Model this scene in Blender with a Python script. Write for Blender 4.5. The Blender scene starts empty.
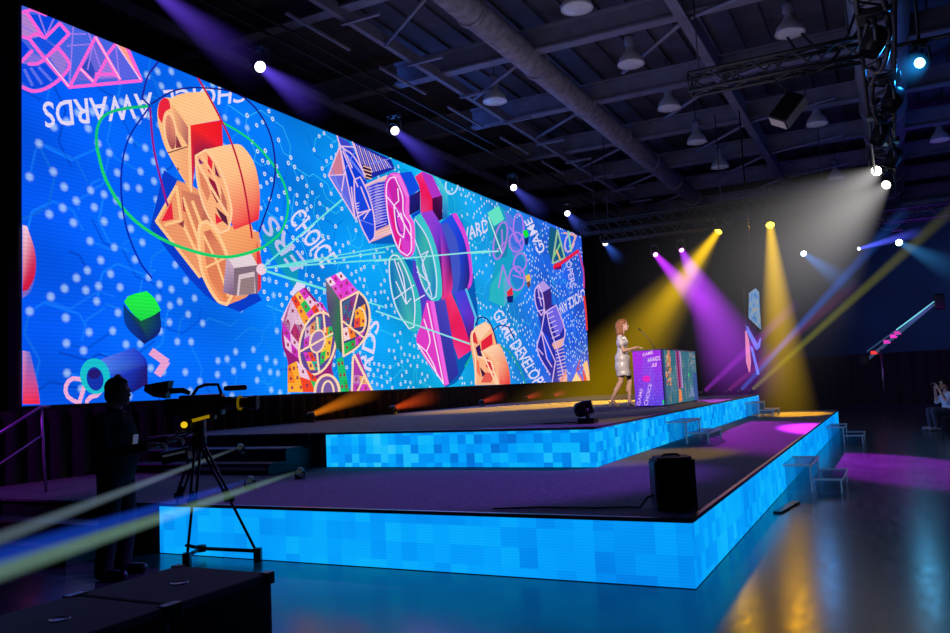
import bpy, bmesh, math, random
from math import sin, cos, pi, radians, sqrt, atan2
from mathutils import Vector, Matrix, Quaternion

scene = bpy.context.scene
COL = scene.collection
rnd = random.Random(7)

# ------------------------------------------------------------------ camera
FPX, CX, CY, CAMZ = 821.6, 475.0, 316.5, 1.5
YAW, PITCH, ROLL = radians(-26.87), radians(4.88), radians(-2.74)
cf = Vector((sin(YAW) * cos(PITCH), cos(YAW) * cos(PITCH), sin(PITCH)))
r0 = Vector((cos(YAW), -sin(YAW), 0))
u0 = r0.cross(cf)
cr = r0 * cos(ROLL) + u0 * sin(ROLL)
cu = -r0 * sin(ROLL) + u0 * cos(ROLL)
CAM = Vector((0, 0, CAMZ))
cam_data = bpy.data.cameras.new('camera')
cam_data.sensor_width = 36
cam_data.lens = 36 * FPX / 950
cam_data.clip_end = 300
cam = bpy.data.objects.new('camera', cam_data)
COL.objects.link(cam)
m3 = Matrix((cr, cu, -cf)).transposed()
cam.matrix_world = Matrix.Translation(CAM) @ m3.to_4x4()
scene.camera = cam

def ray(x, y):
    return cf + cr * ((x - CX) / FPX) - cu * ((y - CY) / FPX)
def on_z(x, y, z):
    d = ray(x, y); return CAM + d * ((z - CAMZ) / d.z)
def on_x(x, y, X):
    d = ray(x, y); return CAM + d * (X / d.x)
def on_y(x, y, Y):
    d = ray(x, y); return CAM + d * (Y / d.y)

# ------------------------------------------------------------------ colour
def lin(c):
    c = c / 255.0
    return c / 12.92 if c <= 0.04045 else ((c + 0.055) / 1.055) ** 2.4
def L3(c): return (lin(c[0]), lin(c[1]), lin(c[2]))
def L4(c): return (lin(c[0]), lin(c[1]), lin(c[2]), 1.0)

# ------------------------------------------------------------------ materials
def nodes_of(name):
    m = bpy.data.materials.new(name); m.use_nodes = True
    nt = m.node_tree; nt.nodes.clear()
    out = nt.nodes.new('ShaderNodeOutputMaterial')
    return m, nt, out
def N(nt, t, **kw):
    n = nt.nodes.new(t)
    for k, v in kw.items(): setattr(n, k, v)
    return n
def pmat(name, c, rough=0.6, metal=0.0, var=0.15, scale=6.0, bump=0.0, emit=None, es=1.0, spec=0.5):
    """principled surface whose colour is broken up with procedural noise; c is sRGB 0-255"""
    m, nt, out = nodes_of(name)
    b = N(nt, 'ShaderNodeBsdfPrincipled')
    tc = N(nt, 'ShaderNodeTexCoord'); nz = N(nt, 'ShaderNodeTexNoise')
    nz.inputs['Scale'].default_value = scale; nz.inputs['Detail'].default_value = 4
    nt.links.new(tc.outputs['Object'], nz.inputs['Vector'])
    rp = N(nt, 'ShaderNodeValToRGB')
    l = L3(c)
    rp.color_ramp.elements[0].position = .3; rp.color_ramp.elements[1].position = .7
    rp.color_ramp.elements[0].color = tuple(v * (1 - var) for v in l) + (1,)
    rp.color_ramp.elements[1].color = tuple(min(1, v * (1 + var)) for v in l) + (1,)
    nt.links.new(nz.outputs['Fac'], rp.inputs['Fac'])
    nt.links.new(rp.outputs['Color'], b.inputs['Base Color'])
    b.inputs['Roughness'].default_value = rough; b.inputs['Metallic'].default_value = metal
    b.inputs['Specular IOR Level'].default_value = spec
    if bump:
        bp = N(nt, 'ShaderNodeBump'); bp.inputs['Strength'].default_value = bump
        nt.links.new(nz.outputs['Fac'], bp.inputs['Height']); nt.links.new(bp.outputs['Normal'], b.inputs['Normal'])
    if emit:
        b.inputs['Emission Color'].default_value = L4(emit); b.inputs['Emission Strength'].default_value = es
    nt.links.new(b.outputs[0], out.inputs['Surface'])
    return m
def emat(name, c, s):
    m, nt, out = nodes_of(name)
    e = N(nt, 'ShaderNodeEmission'); e.inputs['Strength'].default_value = s
    lw = N(nt, 'ShaderNodeTexCoord'); nz = N(nt, 'ShaderNodeTexNoise'); nz.inputs['Scale'].default_value = 20
    mx = N(nt, 'ShaderNodeMixRGB'); mx.inputs['Color1'].default_value = L4(c)
    mx.inputs['Color2'].default_value = tuple(min(1, v * 1.15) for v in L3(c)) + (1,)
    nt.links.new(lw.outputs['Object'], nz.inputs['Vector']); nt.links.new(nz.outputs['Fac'], mx.inputs['Fac'])
    nt.links.new(mx.outputs[0], e.inputs['Color']); nt.links.new(e.outputs[0], out.inputs['Surface'])
    return m
def beam_mat(name, color, L, ra, rb, S, k=1.5, p=1.4):  # beam painted as a self-glowing volume; no lamp lights this haze
    m, nt, out = nodes_of(name)
    def M(op, a, b=None, clamp=False):
        n = N(nt, 'ShaderNodeMath', operation=op, use_clamp=clamp)
        for i, v in enumerate((a, b)):
            if v is None: continue
            if isinstance(v, (int, float)): n.inputs[i].default_value = v
            else: nt.links.new(v, n.inputs[i])
        return n.outputs[0]
    tc = N(nt, 'ShaderNodeTexCoord'); sp = N(nt, 'ShaderNodeSeparateXYZ')
    nt.links.new(tc.outputs['Object'], sp.inputs[0])
    X, Y, Z = sp.outputs
    t = M('DIVIDE', Z, L, True)
    rt = M('ADD', M('MULTIPLY', t, rb - ra), ra)
    r2 = M('DIVIDE', M('ADD', M('MULTIPLY', X, X), M('MULTIPLY', Y, Y)), M('MULTIPLY', rt, rt))
    f = M('POWER', M('SUBTRACT', 1.0, r2, True), p)
    g = M('POWER', M('SUBTRACT', 1.0, t, True), k) if k > 0 else M('POWER', t, -k)
    s = M('MULTIPLY', M('DIVIDE', M('MULTIPLY', f, g), rt), S)
    e = N(nt, 'ShaderNodeEmission'); e.inputs['Color'].default_value = L4(color)
    nt.links.new(s, e.inputs['Strength']); nt.links.new(e.outputs[0], out.inputs['Volume'])
    m.cycles.homogeneous_volume = False
    m.cycles.volume_step_rate = 1.0
    return m

# ------------------------------------------------------------------ mesh builder
class MB:
    def __init__(s): s.v = []; s.f = []; s.c = []; s.sm = []
    def add(s, vs, fs, smooth=False):
        o = len(s.v); s.v += [Vector(p) for p in vs]
        for f in fs: s.f.append([o + i for i in f]); s.sm.append(smooth)
        return s
    def box(s, c, size, rot=None, bevel=0.0):
        bm = bmesh.new(); bmesh.ops.create_cube(bm, size=1)
        for v in bm.verts: v.co = Vector((v.co.x * size[0], v.co.y * size[1], v.co.z * size[2]))
        if bevel: bmesh.ops.bevel(bm, geom=list(bm.edges), offset=bevel, segments=2, profile=.6, affect='EDGES')
        R = rot if rot is not None else Matrix.Identity(3)
        bm.verts.index_update()
        s.add([R @ v.co + Vector(c) for v in bm.verts], [[v.index for v in f.verts] for f in bm.faces]); bm.free()
        return s
    def tube(s, pts, r, n=8, caps=True, smooth=True):
        pts = [Vector(p) for p in pts]; rs = r if isinstance(r, (list, tuple)) else [r] * len(pts)
        rings = []; up = None
        for i, p in enumerate(pts):
            a = pts[max(0, i - 1)]; b = pts[min(len(pts) - 1, i + 1)]
            d = (b - a).normalized()
            if up is None:
                up = Vector((0, 0, 1)) if abs(d.z) < .9 else Vector((1, 0, 0))
            sx = up.cross(d).normalized(); sy = d.cross(sx).normalized(); up = sy
            rings.append([p + (sx * cos(2 * pi * k / n) + sy * sin(2 * pi * k / n)) * rs[i] for k in range(n)])
        o = len(s.v)
        for rg in rings: s.v += rg
        for i in range(len(rings) - 1):
            for k in range(n):
                a = o + i * n + k; b = o + i * n + (k + 1) % n
                s.f.append([a, b, b + n, a + n]); s.sm.append(smooth)
        if caps:
            s.f.append([o + k for k in range(n)][::-1]); s.sm.append(False)
            e = o + (len(rings) - 1) * n; s.f.append([e + k for k in range(n)]); s.sm.append(False)
        return s
    def lathe(s, prof, c=(0, 0, 0), axis=(0, 0, 1), n=24, smooth=True):
        q = Vector((0, 0, 1)).rotation_difference(Vector(axis).normalized()); o = len(s.v); c = Vector(c)
        for r, z in prof:
            for k in range(n):
                s.v.append(q @ Vector((r * cos(2 * pi * k / n), r * sin(2 * pi * k / n), z)) + c)
        for i in range(len(prof) - 1):
            for k in range(n):
                a = o + i * n + k; b = o + i * n + (k + 1) % n
                s.f.append([a, b, b + n, a + n]); s.sm.append(smooth)
        return s
    def prism(s, poly, h, c=(0, 0, 0), rot=None):
        """2D polygon extruded by h along local z"""
        R = rot if rot is not None else Matrix.Identity(3); n = len(poly); c = Vector(c)
        vs = [R @ Vector((x, y, 0)) + c for x, y in poly] + [R @ Vector((x, y, h)) + c for x, y in poly]
        s.add(vs, [list(range(n))[::-1], list(range(n, 2 * n))] + [[i, (i + 1) % n, (i + 1) % n + n, i + n] for i in range(n)])
        return s
    def build(s, name, mat, parent=None, off=None):
        me = bpy.data.meshes.new(name)
        o = Vector(off) if off is not None else (parent.location if parent is not None else Vector((0, 0, 0)))
        if parent is not None and parent.parent is not None and off is None: o = o + parent.parent.location
        me.from_pydata([v - o for v in s.v], [], s.f)
        me.polygons.foreach_set('use_smooth', s.sm)
        me.materials.append(mat); me.update()
        bm = bmesh.new(); bm.from_mesh(me); bmesh.ops.recalc_face_normals(bm, faces=bm.faces); bm.to_mesh(me); bm.free()
        ob = bpy.data.objects.new(name, me); COL.objects.link(ob)
        if parent is not None: ob.parent = parent
        elif off is not None: ob.location = o
        return ob

def tag(o, label=None, cat=None, group=None, kind=None):
    if label: o['label'] = label
    if cat: o['category'] = cat
    if group: o['group'] = group
    if kind: o['kind'] = kind
    return o
def thing(name, loc, label, cat, group=None):
    o = bpy.data.objects.new(name, None); COL.objects.link(o); o.location = loc
    o.empty_display_size = .1
    return tag(o, label, cat, group)
def one(mb, name, mat, base, label, cat, group=None):
    return tag(mb.build(name, mat, None, off=base), label, cat, group)
def dup(root, loc, label, group=None):
    r = root.copy(); COL.objects.link(r); r.location = loc; r['label'] = label
    if group: r['group'] = group
    for ch in list(root.children):
        c = ch.copy(); COL.objects.link(c); c.parent = r
        for g in list(ch.children):
            d = g.copy(); COL.objects.link(d); d.parent = c
    return r
def rot_to(d, up=Vector((0, 0, 1))):
    """matrix whose z axis is d"""
    z = Vector(d).normalized(); x = up.cross(z)
    if x.length < 1e-4: x = Vector((1, 0, 0))
    x.normalize(); y = z.cross(x)
    return Matrix((x, y, z)).transposed()

# ------------------------------------------------------------------ common materials
BLACK = pmat('black_paint', (14, 14, 18), .5)
BLKPL = pmat('black_plastic', (16, 16, 20), .35)
BLKMT = pmat('black_metal', (20, 20, 24), .35, .6)
GREYMT = pmat('grey_metal', (120, 120, 128), .35, .9)
CARPET = None

# ------------------------------------------------------------------ flat pictures: coloured polygons on a screen plane
class Picture:
    def __init__(s, unproj, clip_axes, lo, hi, nrm, base, step=.0006):
        s.un = unproj; s.ax = clip_axes; s.lo = lo; s.hi = hi; s.n = Vector(nrm); s.base = base; s.step = step
        s.v = []; s.f = []; s.col = []; s.layer = 1
    def _emit(s, pts):
        # pts: list of (a, b, colour); clip to rectangle
        def clip(P, i, lim, sgn):
            out = []
            for k in range(len(P)):
                A, B = P[k], P[(k + 1) % len(P)]
                ina = (A[i] - lim) * sgn >= 0; inb = (B[i] - lim) * sgn >= 0
                if ina: out.append(A)
                if ina != inb:
                    t = (lim - A[i]) / (B[i] - A[i])
                    c = tuple(A[2][j] + (B[2][j] - A[2][j]) * t for j in range(3))
                    q = [A[0] + (B[0] - A[0]) * t, A[1] + (B[1] - A[1]) * t, c]; q[i] = lim
                    out.append(tuple(q))
            return out
        for i in (0, 1):
            pts = clip(pts, i, s.lo[i], 1)
            if len(pts) < 3: return
            pts = clip(pts, i, s.hi[i], -1)
            if len(pts) < 3: return
        o = len(s.v)
        for a, b, c in pts:
            p = [0, 0, 0]; p[s.ax[0]] = a; p[s.ax[1]] = b
            k = 3 - s.ax[0] - s.ax[1]; p[k] = s.base
            s.v.append(Vector(p) + s.n * (s.step * s.layer)); s.col.append(c)
        s.f.append(list(range(o, o + len(pts))))
    def plane(s, pts, cols):
        s._emit([(p[0], p[1], c) for p, c in zip(pts, cols)])
    def poly(s, px, col, new=True):
        """px in photo pixels, col one sRGB colour or one per point"""
        if not isinstance(col[0], (tuple, list)): col = [col] * len(px)
        if 6 <= len(px) < 20 and new: px, col = smooth_path(list(px), True, list(col))
        P = []
        for (x, y), c in zip(px, col):
            w = s.un(x, y); P.append((w[s.ax[0]], w[s.ax[1]], L3(c)))
        if new: s.layer += 1
        s._emit(P)
    def line(s, px, col, w=1.0, closed=False, new=True):
        if new: s.layer += 1
        px = list(px)
        if closed: px.append(px[0])
        if 4 <= len(px) < 22: px = smooth_path(px[:-1], True) + [px[0]] if px[0] == px[-1] else smooth_path(px, False)
        for (x0, y0), (x1, y1) in zip(px[:-1], px[1:]):
            dx, dy = x1 - x0, y1 - y0; l = math.hypot(dx, dy) or 1; dx, dy = dx / l * w / 2, dy / l * w / 2
            e = .35
            s.poly([(x0 - dy - dx * e, y0 + dx - dy * e), (x1 - dy + dx * e, y1 + dx + dy * e), (x1 + dy + dx * e, y1 - dx + dy * e), (x0 + dy - dx * e, y0 - dx - dy * e)], col, new=False)
    def text(s, string, bl, br, tr, tl, col):
        cu_ = bpy.data.curves.new('t', 'FONT'); cu_.body = string; cu_.offset = .012; cu_.resolution_u = 3
        ob = bpy.data.objects.new('t', cu_); COL.objects.link(ob)
        dg = bpy.context.evaluated_depsgraph_get(); me = bpy.data.meshes.new_from_object(ob.evaluated_get(dg))
        xs = [v.co.x for v in me.vertices]; ys = [v.co.y for v in me.vertices]
        x0, x1, y0, y1 = min(xs), max(xs), min(ys), max(ys)
        s.layer += 1
        def mp(v):
            u = (v.x - x0) / (x1 - x0); w = (v.y - y0) / (y1 - y0)
            f = lambda i: (bl[i] * (1 - u) + br[i] * u) * (1 - w) + (tl[i] * (1 - u) + tr[i] * u) * w
            return (f(0), f(1))
        for p in me.polygons:
            s.poly([mp(me.vertices[i].co) for i in p.vertices], col, new=False)
        bpy.data.objects.remove(ob); bpy.data.curves.remove(cu_); bpy.data.meshes.remove(me)
    def build(s, name, mat, parent, off):
        me = bpy.data.meshes.new(name); me.from_pydata([v - Vector(off) for v in s.v], [], s.f)
        at = me.color_attributes.new('paint', 'FLOAT_COLOR', 'POINT')
        at.data.foreach_set('color', [k for c in s.col for k in (c[0], c[1], c[2], 1.0)])
        me.materials.append(mat); me.update()
        bm = bmesh.new(); bm.from_mesh(me)
        bmesh.ops.triangulate(bm, faces=[f for f in bm.faces if len(f.verts) > 4], ngon_method='EAR_CLIP'); bm.to_mesh(me); bm.free()
        ob = bpy.data.objects.new(name, me); COL.objects.link(ob); ob.parent = parent
        return ob
def smooth_path(P, closed, C=None, lim=52):
    """round the gentle bends of a drawn outline, keep its sharp corners"""
    n = len(P); out = []; oc = []
    def corner(i):
        if not closed and i in (0, n - 1): return True
        a, b, c_ = P[(i - 1) % n], P[i], P[(i + 1) % n]
        u = (b[0] - a[0], b[1] - a[1]); v = (c_[0] - b[0], c_[1] - b[1]); lu = math.hypot(*u) or 1; lv = math.hypot(*v) or 1
        return (u[0] * v[0] + u[1] * v[1]) / (lu * lv) < cos(radians(lim))
    def tan(i, seg, l):
        if corner(i): return seg
        a, c_ = P[(i - 1) % n], P[(i + 1) % n]; t = (c_[0] - a[0], c_[1] - a[1]); lt = math.hypot(*t) or 1
        return (t[0] / lt * l, t[1] / lt * l)
    for i in range(n if closed else n - 1):
        j = (i + 1) % n; a, b = P[i], P[j]; seg = (b[0] - a[0], b[1] - a[1]); l = math.hypot(*seg)
        m0, m1 = tan(i, seg, l), tan(j, seg, l); k = 4 if l > 3 and (m0 != seg or m1 != seg) else 1
        for q in range(k):
            t = q / k; h0 = 2 * t ** 3 - 3 * t * t + 1; h1 = t ** 3 - 2 * t * t + t; h2 = -2 * t ** 3 + 3 * t * t; h3 = t ** 3 - t * t
            out.append(tuple(h0 * a[d] + h1 * m0[d] + h2 * b[d] + h3 * m1[d] for d in (0, 1)))
            if C: oc.append(mixc(C[i], C[j], t))
    if not closed: out.append(P[-1])
    return (out, oc) if C else out
def crop(ox, oy, sc):
    return lambda pts: [(ox + x / sc, oy + y / sc) for x, y in pts]
def ell(cx, cy, rx, ry, ang=0, n=20, a0=0, a1=360):
    a = radians(ang); out = []
    m = n if a1 - a0 >= 360 else n + 1
    for k in range(m):
        t = radians(a0 + (a1 - a0) * k / n); x, y = rx * cos(t), ry * sin(t)
        out.append((cx + x * cos(a) - y * sin(a), cy + x * sin(a) + y * cos(a)))
    return out
def mixc(a, b, t): return tuple(a[i] + (b[i] - a[i]) * t for i in range(3))

# ================================================================== THE BIG LED WALL
SX = -10.8
w0 = on_x(23, 402, SX); w1 = on_x(586, 384, SX)
SY0, SY1, SZ0 = on_x(21.9, 300, SX).y, on_x(585, 300, SX).y, 1.53
SZ1 = on_x(21, 5, SX).z
led = thing('video_wall', (SX, (SY0 + SY1) / 2, SZ0), 'x', 'screen')
led['label'] = 'giant video wall showing a blue circuit board graphic with coloured emblems'
MB().box((SX - .12, (SY0 + SY1) / 2, (SZ0 + SZ1) / 2), (.22, SY1 - SY0 + .1, SZ1 - SZ0 + .1)).build('screen_frame', BLACK, led)
pic = Picture(None, (1, 2), (SY0, SZ0), (SY1, SZ1), (1, 0, 0), SX, .0001)
pic.un = lambda x, y: on_x(x, y, SX + .0001 * pic.layer)
def bgc(y, z):
    u = (y - SY0) / (SY1 - SY0); v = (z - SZ0) / (SZ1 - SZ0)
    pxu = max(0, min(1, u))
    c1, c2, c3, c4 = (4, 84, 236), (8, 144, 232), (14, 168, 218), (36, 84, 208)
    st = [(0, c1), (.16, (4, 106, 240)), (.33, c2), (.5, c3), (.68, (24, 136, 216)), (.8, (32, 98, 216)), (1, c4)]
    for (a, ca), (b, cb) in zip(st[:-1], st[1:]):
        if pxu <= b:
            c = mixc(ca, cb, (pxu - a) / (b - a)); break
    k = 1.04 + .1 * sin(y * 1.3 + z * 2.1) * sin(z * 1.7 - y * .6) - .12 * max(0, v - .6) * (1 if u < .4 else 0)
    return tuple(max(0, min(255, q * k)) for q in c)
NY, NZ = 60, 16
for i in range(NY):
    for j in range(NZ):
        ya, yb = SY0 + (SY1 - SY0) * i / NY, SY0 + (SY1 - SY0) * (i + 1) / NY
        za, zb = SZ0 + (SZ1 - SZ0) * j / NZ, SZ0 + (SZ1 - SZ0) * (j + 1) / NZ
        q = [(ya, za), (yb, za), (yb, zb), (ya, zb)]
        pic.plane(q, [L3(bgc(*p)) for p in q])
# circuit traces with ring pads
pic.layer = 2
def seg(a, b, w, col):
    d = Vector(b) - Vector(a); l = d.length or 1; n = Vector((-d.y, d.x)) / l * w / 2; a = Vector(a); b = Vector(b)
    pic.plane([a - n, b - n, b + n, a + n], [L3(col)] * 4)
pads = []
def pad(y, z, r, blur, ring=True):
    lim = r * 3.1
    if any(abs(y - a) < lim and abs(z - b_) < lim and (y - a) ** 2 + (z - b_) ** 2 < lim * lim for a, b_ in pads): return
    pads.append((y, z))
    bg = bgc(y, z); wc = (205, 222, 250)
    n = 8
    if blur > .5:
        wc = mixc(wc, bg, .25)
        for k in range(n):
            a, b = 2 * pi * k / n, 2 * pi * (k + 1) / n
            pic.plane([(y, z), (y + r * .5 * cos(a), z + r * .5 * sin(a)), (y + r * .5 * cos(b), z + r * .5 * sin(b))], [L3(wc), L3(mixc(wc, bg, .12)), L3(mixc(wc, bg, .12))])
            pic.plane([(y + r * .5 * cos(a), z + r * .5 * sin(a)), (y + r * 1.2 * cos(a), z + r * 1.2 * sin(a)), (y + r * 1.2 * cos(b), z + r * 1.2 * sin(b)), (y + r * .5 * cos(b), z + r * .5 * sin(b))], [L3(mixc(wc, bg, .12)), L3(bg), L3(bg), L3(mixc(wc, bg, .12))])
    else:
        pic.plane([(y + r * cos(2 * pi * k / n), z + r * sin(2 * pi * k / n)) for k in range(n)], [L3(wc)] * n)
        if ring:
            pic.layer += 1
            pic.plane([(y + r * .38 * cos(2 * pi * k / n), z + r * .38 * sin(2 * pi * k / n)) for k in range(n)], [L3(mixc(bg, (0, 40, 120), .3))] * n)
            pic.layer -= 1
dirs = [radians(a) for a in (-58, -13, 32, 77, 122, 167, 212, 257)]
for t in range(400):
    y = rnd.uniform(SY0, SY1); z = rnd.uniform(SZ0, SZ1); u = (y - SY0) / (SY1 - SY0)
    blur = 1 if u < .19 or (u < .27 and z < 3.0) else 0
    k = rnd.randrange(8); base = bgc(y, z)
    col = mixc(base, (70, 215, 245), .62 if not blur else .15); w = .02 if not blur else .04
    if rnd.random() < .3: col = mixc(base, (0, 40, 150), .3)
    r = .05 + .02 * blur
    st = (y, z)
    for q in range(rnd.randint(2, 4)):
        l = rnd.uniform(.15, .6); e = (y + l * cos(dirs[k]), z + l * sin(dirs[k]))
        seg((y, z), e, w, col); y, z = e; k = (k + rnd.choice((-1, 1))) % 8
    pic.layer += 1
    if rnd.random() < .8 - .3 * blur: pad(st[0], st[1], r, blur)
    if rnd.random() < .8 - .3 * blur: pad(y, z, r, blur)
    pic.layer -= 1
pic.layer = 5
for t in range(420):   # runs of pads in diagonal rows
    y = rnd.uniform(SY0, SY1); z = rnd.uniform(SZ0, SZ1); u = (y - SY0) / (SY1 - SY0)
    blur = 1 if u < .19 or (u < .27 and z < 3.0) else 0
    a = radians(rnd.choice((-48, -48, -13, 32)))
    r = (.046 if u < .5 else .042) + .026 * blur
    for q in range(rnd.randint(2, 6)):
        pad(y, z, r, blur, ring=u < .5); y += .21 * cos(a) * (1 + .25 * blur); z += .21 * sin(a) * (1 + .25 * blur)
pic.layer = 9
WH = (222, 214, 246)
T = pic.text
# lettering of the graphic
T('CHOICE', (250, 84), (163, 90), (166, 110), (247, 102), WH)
T('AWARDS', (152, 92), (42, 102), (45, 128), (154, 117), WH)
T('CHOICE', (288, 220), (322, 269), (338, 257), (302, 206), WH)
pic.poly([(262, 236), (272, 224), (300, 262), (296, 290), (276, 262)], (14, 150, 190))
T('ERS', (308, 264), (272, 214), (260, 226), (292, 272), (186, 190, 236))
T('WARDS', (459, 244), (494, 229), (492, 216), (458, 231), WH)
T('GAME', (546, 250), (531, 217), (524, 221), (538, 255), WH)
T('GAME DEVELOPER', (492, 315), (541, 398), (552, 392), (501, 308), WH)
T('CHOICE AW', (584, 288), (558, 305), (561, 315), (586, 299), WH)
T('OPERS', (566, 262), (570, 288), (576, 286), (571, 260), (200, 190, 240))
T('RDS', (371, 372), (380, 322), (368, 317), (358, 366), WH)
T('SD', (96, 412), (60, 398), (68, 372), (104, 386), (236, 170, 214))
pic.line([(152, 352), (166, 362), (158, 374)], (230, 160, 210), 8)
T('I', (300, 300), (306, 284), (298, 280), (290, 294), WH)

# --- pink wire emblem, top left
c = crop(15, 0, 6.33); PK = (250, 98, 216); VI = (96, 92, 224)
pic.poly(c([(30, 30), (300, 130), (510, 220), (700, 290), (800, 510), (340, 552), (330, 470), (230, 540), (130, 580), (30, 540)]), [(70, 100, 225)] * 10)
pic.poly(c([(90, 90), (190, 235), (275, 130), (200, 95)]), (6, 70, 226))
pic.poly(c([(30, 60), (75, 90), (180, 240), (90, 235), (30, 215)]), (176, 130, 208))
pic.poly(c([(30, 240), (90, 310), (30, 390)]), (4, 60, 220))
pic.poly(c([(110, 250), (160, 225), (190, 250), (250, 300), (200, 350)]), (20, 80, 225))
pic.poly(c([(200, 245), (285, 150), (335, 215), (265, 290)]), (4, 84, 228))
pic.poly(c([(40, 400), (110, 420), (190, 400), (270, 490), (200, 540), (110, 560), (40, 520)]), (10, 70, 224))
for a, b in (((60, 440), (110, 540)), ((100, 430), (170, 530)), ((150, 425), (230, 510))): pic.line(c([a, b]), (90, 110, 235), 3)
pic.poly(c([(215, 360), (265, 300), (335, 395), (300, 480)]), (146, 120, 214))
pic.poly(c([(30, 400), (95, 330), (180, 370), (130, 410)]), (130, 110, 220))
pic.poly(c([(380, 510), (500, 260), (650, 500)]), (104, 100, 216))
pic.poly(c([(420, 430), (470, 360), (510, 460), (490, 500)]), (50, 70, 190))
pic.poly(c([(590, 370), (640, 290), (770, 490), (660, 500)]), (90, 98, 226))
pic.poly(c([(640, 280), (715, 300), (795, 505)]), (250, 160, 140))
pic.poly(c([(510, 500), (580, 380), (650, 490)]), (150, 120, 220))
for a, b in (((370, 150), (345, 540)), ((460, 190), (560, 480)), ((330, 290), (480, 280)), ((340, 215), (450, 215)), ((150, 90), (200, 230)), ((640, 300), (660, 490)), ((30, 150), (150, 230)), ((460, 440), (500, 250)), ((245, 120), (190, 240))): pic.line(c([a, b]), (150, 120, 235), 1.6)
for L_ in ([(30, 225), (85, 240), (130, 215), (190, 240), (283, 148), (342, 215), (190, 372)], [(85, 240), (190, 372), (345, 552), (510, 235), (665, 505)], [(35, 80), (110, 60), (200, 95)], [(30, 400), (110, 320)], [(85, 405), (140, 405), (190, 375)],
           [(200, 360), (270, 300), (342, 395), (335, 440), (250, 528), (130, 578), (30, 545)], [(345, 552), (800, 510), (712, 305)], [(580, 350), (640, 275)], [(500, 522), (585, 365), (640, 480)], [(410, 430), (500, 522)], [(510, 470), (640, 470)], [(70, 75), (180, 235)]):
    pic.line(c(L_), PK, 3.4)
for L_ in ([(510, 235), (665, 500)], [(200, 370), (340, 545)], [(640, 275), (795, 505)], [(415, 435), (495, 515)]): pic.line(c(L_), (252, 186, 226), 1.5)
# --- orange sculpted emblem
c = crop(145, 80, 5.277); PE = (252, 190, 132); PD = (236, 150, 104); RD = (232, 36, 62)
pic.poly([(164, 170), (196, 196), (236, 262), (262, 300), (240, 312), (206, 296), (150, 228)], (10, 60, 200))
pic.poly(c([(120, 640), (170, 530), (250, 560), (330, 620), (440, 800), (600, 800), (610, 900), (560, 1120), (430, 1190), (380, 1160), (300, 1040), (65, 765), (60, 740)]), [PD] * 13)
pic.poly(c([(140, 640), (150, 735), (85, 748)]), RD)
pic.poly(c([(190, 580), (330, 620), (430, 780), (300, 760), (250, 900)]), [(214, 130, 96), (190, 100, 90), (240, 160, 110), (190, 100, 80), (240, 140, 90)])
for a, b in (((165, 560), (190, 740)), ((190, 740), (330, 1030)), ((165, 560), (60, 745)), ((60, 745), (290, 1040)), ((200, 620), (300, 900)), ((105, 765), (190, 740)), ((250, 640), (300, 770))): pic.line(c([a, b]), (254, 196, 136), 3)
pic.poly(c([(195, 600), (215, 700), (200, 690)]), (190, 60, 70))
pic.poly(c([(175, 760), (205, 780), (205, 740)]), (150, 60, 70))
# lower disc
pic.poly(c([(300, 740), (460, 770), (560, 760), (580, 820), (600, 900), (610, 960), (470, 1150), (430, 1190), (360, 1120), (300, 1000), (275, 800)]), [(250, 180, 120), (246, 170, 110), (250, 170, 110), (246, 160, 100), (232, 120, 80), (214, 84, 64), (214, 110, 80), (240, 140, 90), (250, 160, 110), (250, 170, 110), (254, 190, 130)])
pic.poly(c([(310, 800), (345, 790), (400, 880), (440, 1000), (445, 1130), (420, 1160), (380, 1120), (330, 1010)]), [(216, 120, 90), (200, 100, 80), (230, 140, 100), (220, 120, 80), (226, 130, 84), (230, 130, 84), (240, 150, 100), (220, 120, 84)])
pic.line(c([(285, 800), (290, 760), (325, 745), (370, 790), (420, 890), (450, 1000), (462, 1120), (432, 1185), (385, 1165), (320, 1060), (290, 960), (285, 800)]), (255, 202, 146), 3)
pic.line(c([(310, 820), (380, 960), (440, 1140)]), (255, 196, 136), 2.4); pic.line(c([(320, 990), (420, 940)]), (255, 196, 136), 2.4)
# upper left block
pic.poly(c([(100, 95), (130, 92), (185, 170), (236, 240), (245, 592), (120, 385), (85, 290), (65, 190), (75, 120)]), PE)
pic.poly(c([(100, 92), (125, 105), (135, 150), (105, 170), (90, 230), (70, 190), (76, 120)]), RD)
pic.poly(c(ell(135, 275, 27, 92, -8)), [(170, 80, 84)] * 10 + [(228, 140, 112)] * 10)
pic.line(c(ell(135, 275, 30, 100, -8)), (255, 200, 150), 2, closed=True)
pic.poly(c([(140, 130), (180, 180), (228, 250), (228, 350), (170, 260)]), [(244, 176, 124), (226, 150, 120), (196, 110, 100), (170, 90, 90), (236, 160, 112)])
pic.poly(c([(165, 290), (195, 355), (162, 360)]), (140, 50, 70)); pic.poly(c([(172, 425), (208, 480), (170, 476)]), (130, 44, 66)); pic.poly(c([(130, 385), (225, 360), (230, 560)]), [(250, 186, 130), (240, 170, 120), (244, 160, 110)])
pic.line(c([(120, 385), (225, 352)]), (120, 50, 60), 1.2)
pic.poly(c([(125, 105), (185, 74), (316, 60), (405, 210), (235, 240), (180, 165)]), [(255, 200, 140), (252, 190, 130), (255, 204, 146), (255, 196, 140), (255, 190, 136), (255, 196, 140)])
pic.poly(c([(235, 240), (405, 212), (412, 352), (330, 372), (270, 400), (247, 592)]), [(246, 40, 36), (238, 22, 36), (236, 26, 50), (150, 26, 66), (150, 26, 66), (234, 40, 90)])
pic.line(c([(235, 240), (245, 590)]), (255, 200, 150), 1.8)
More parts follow.
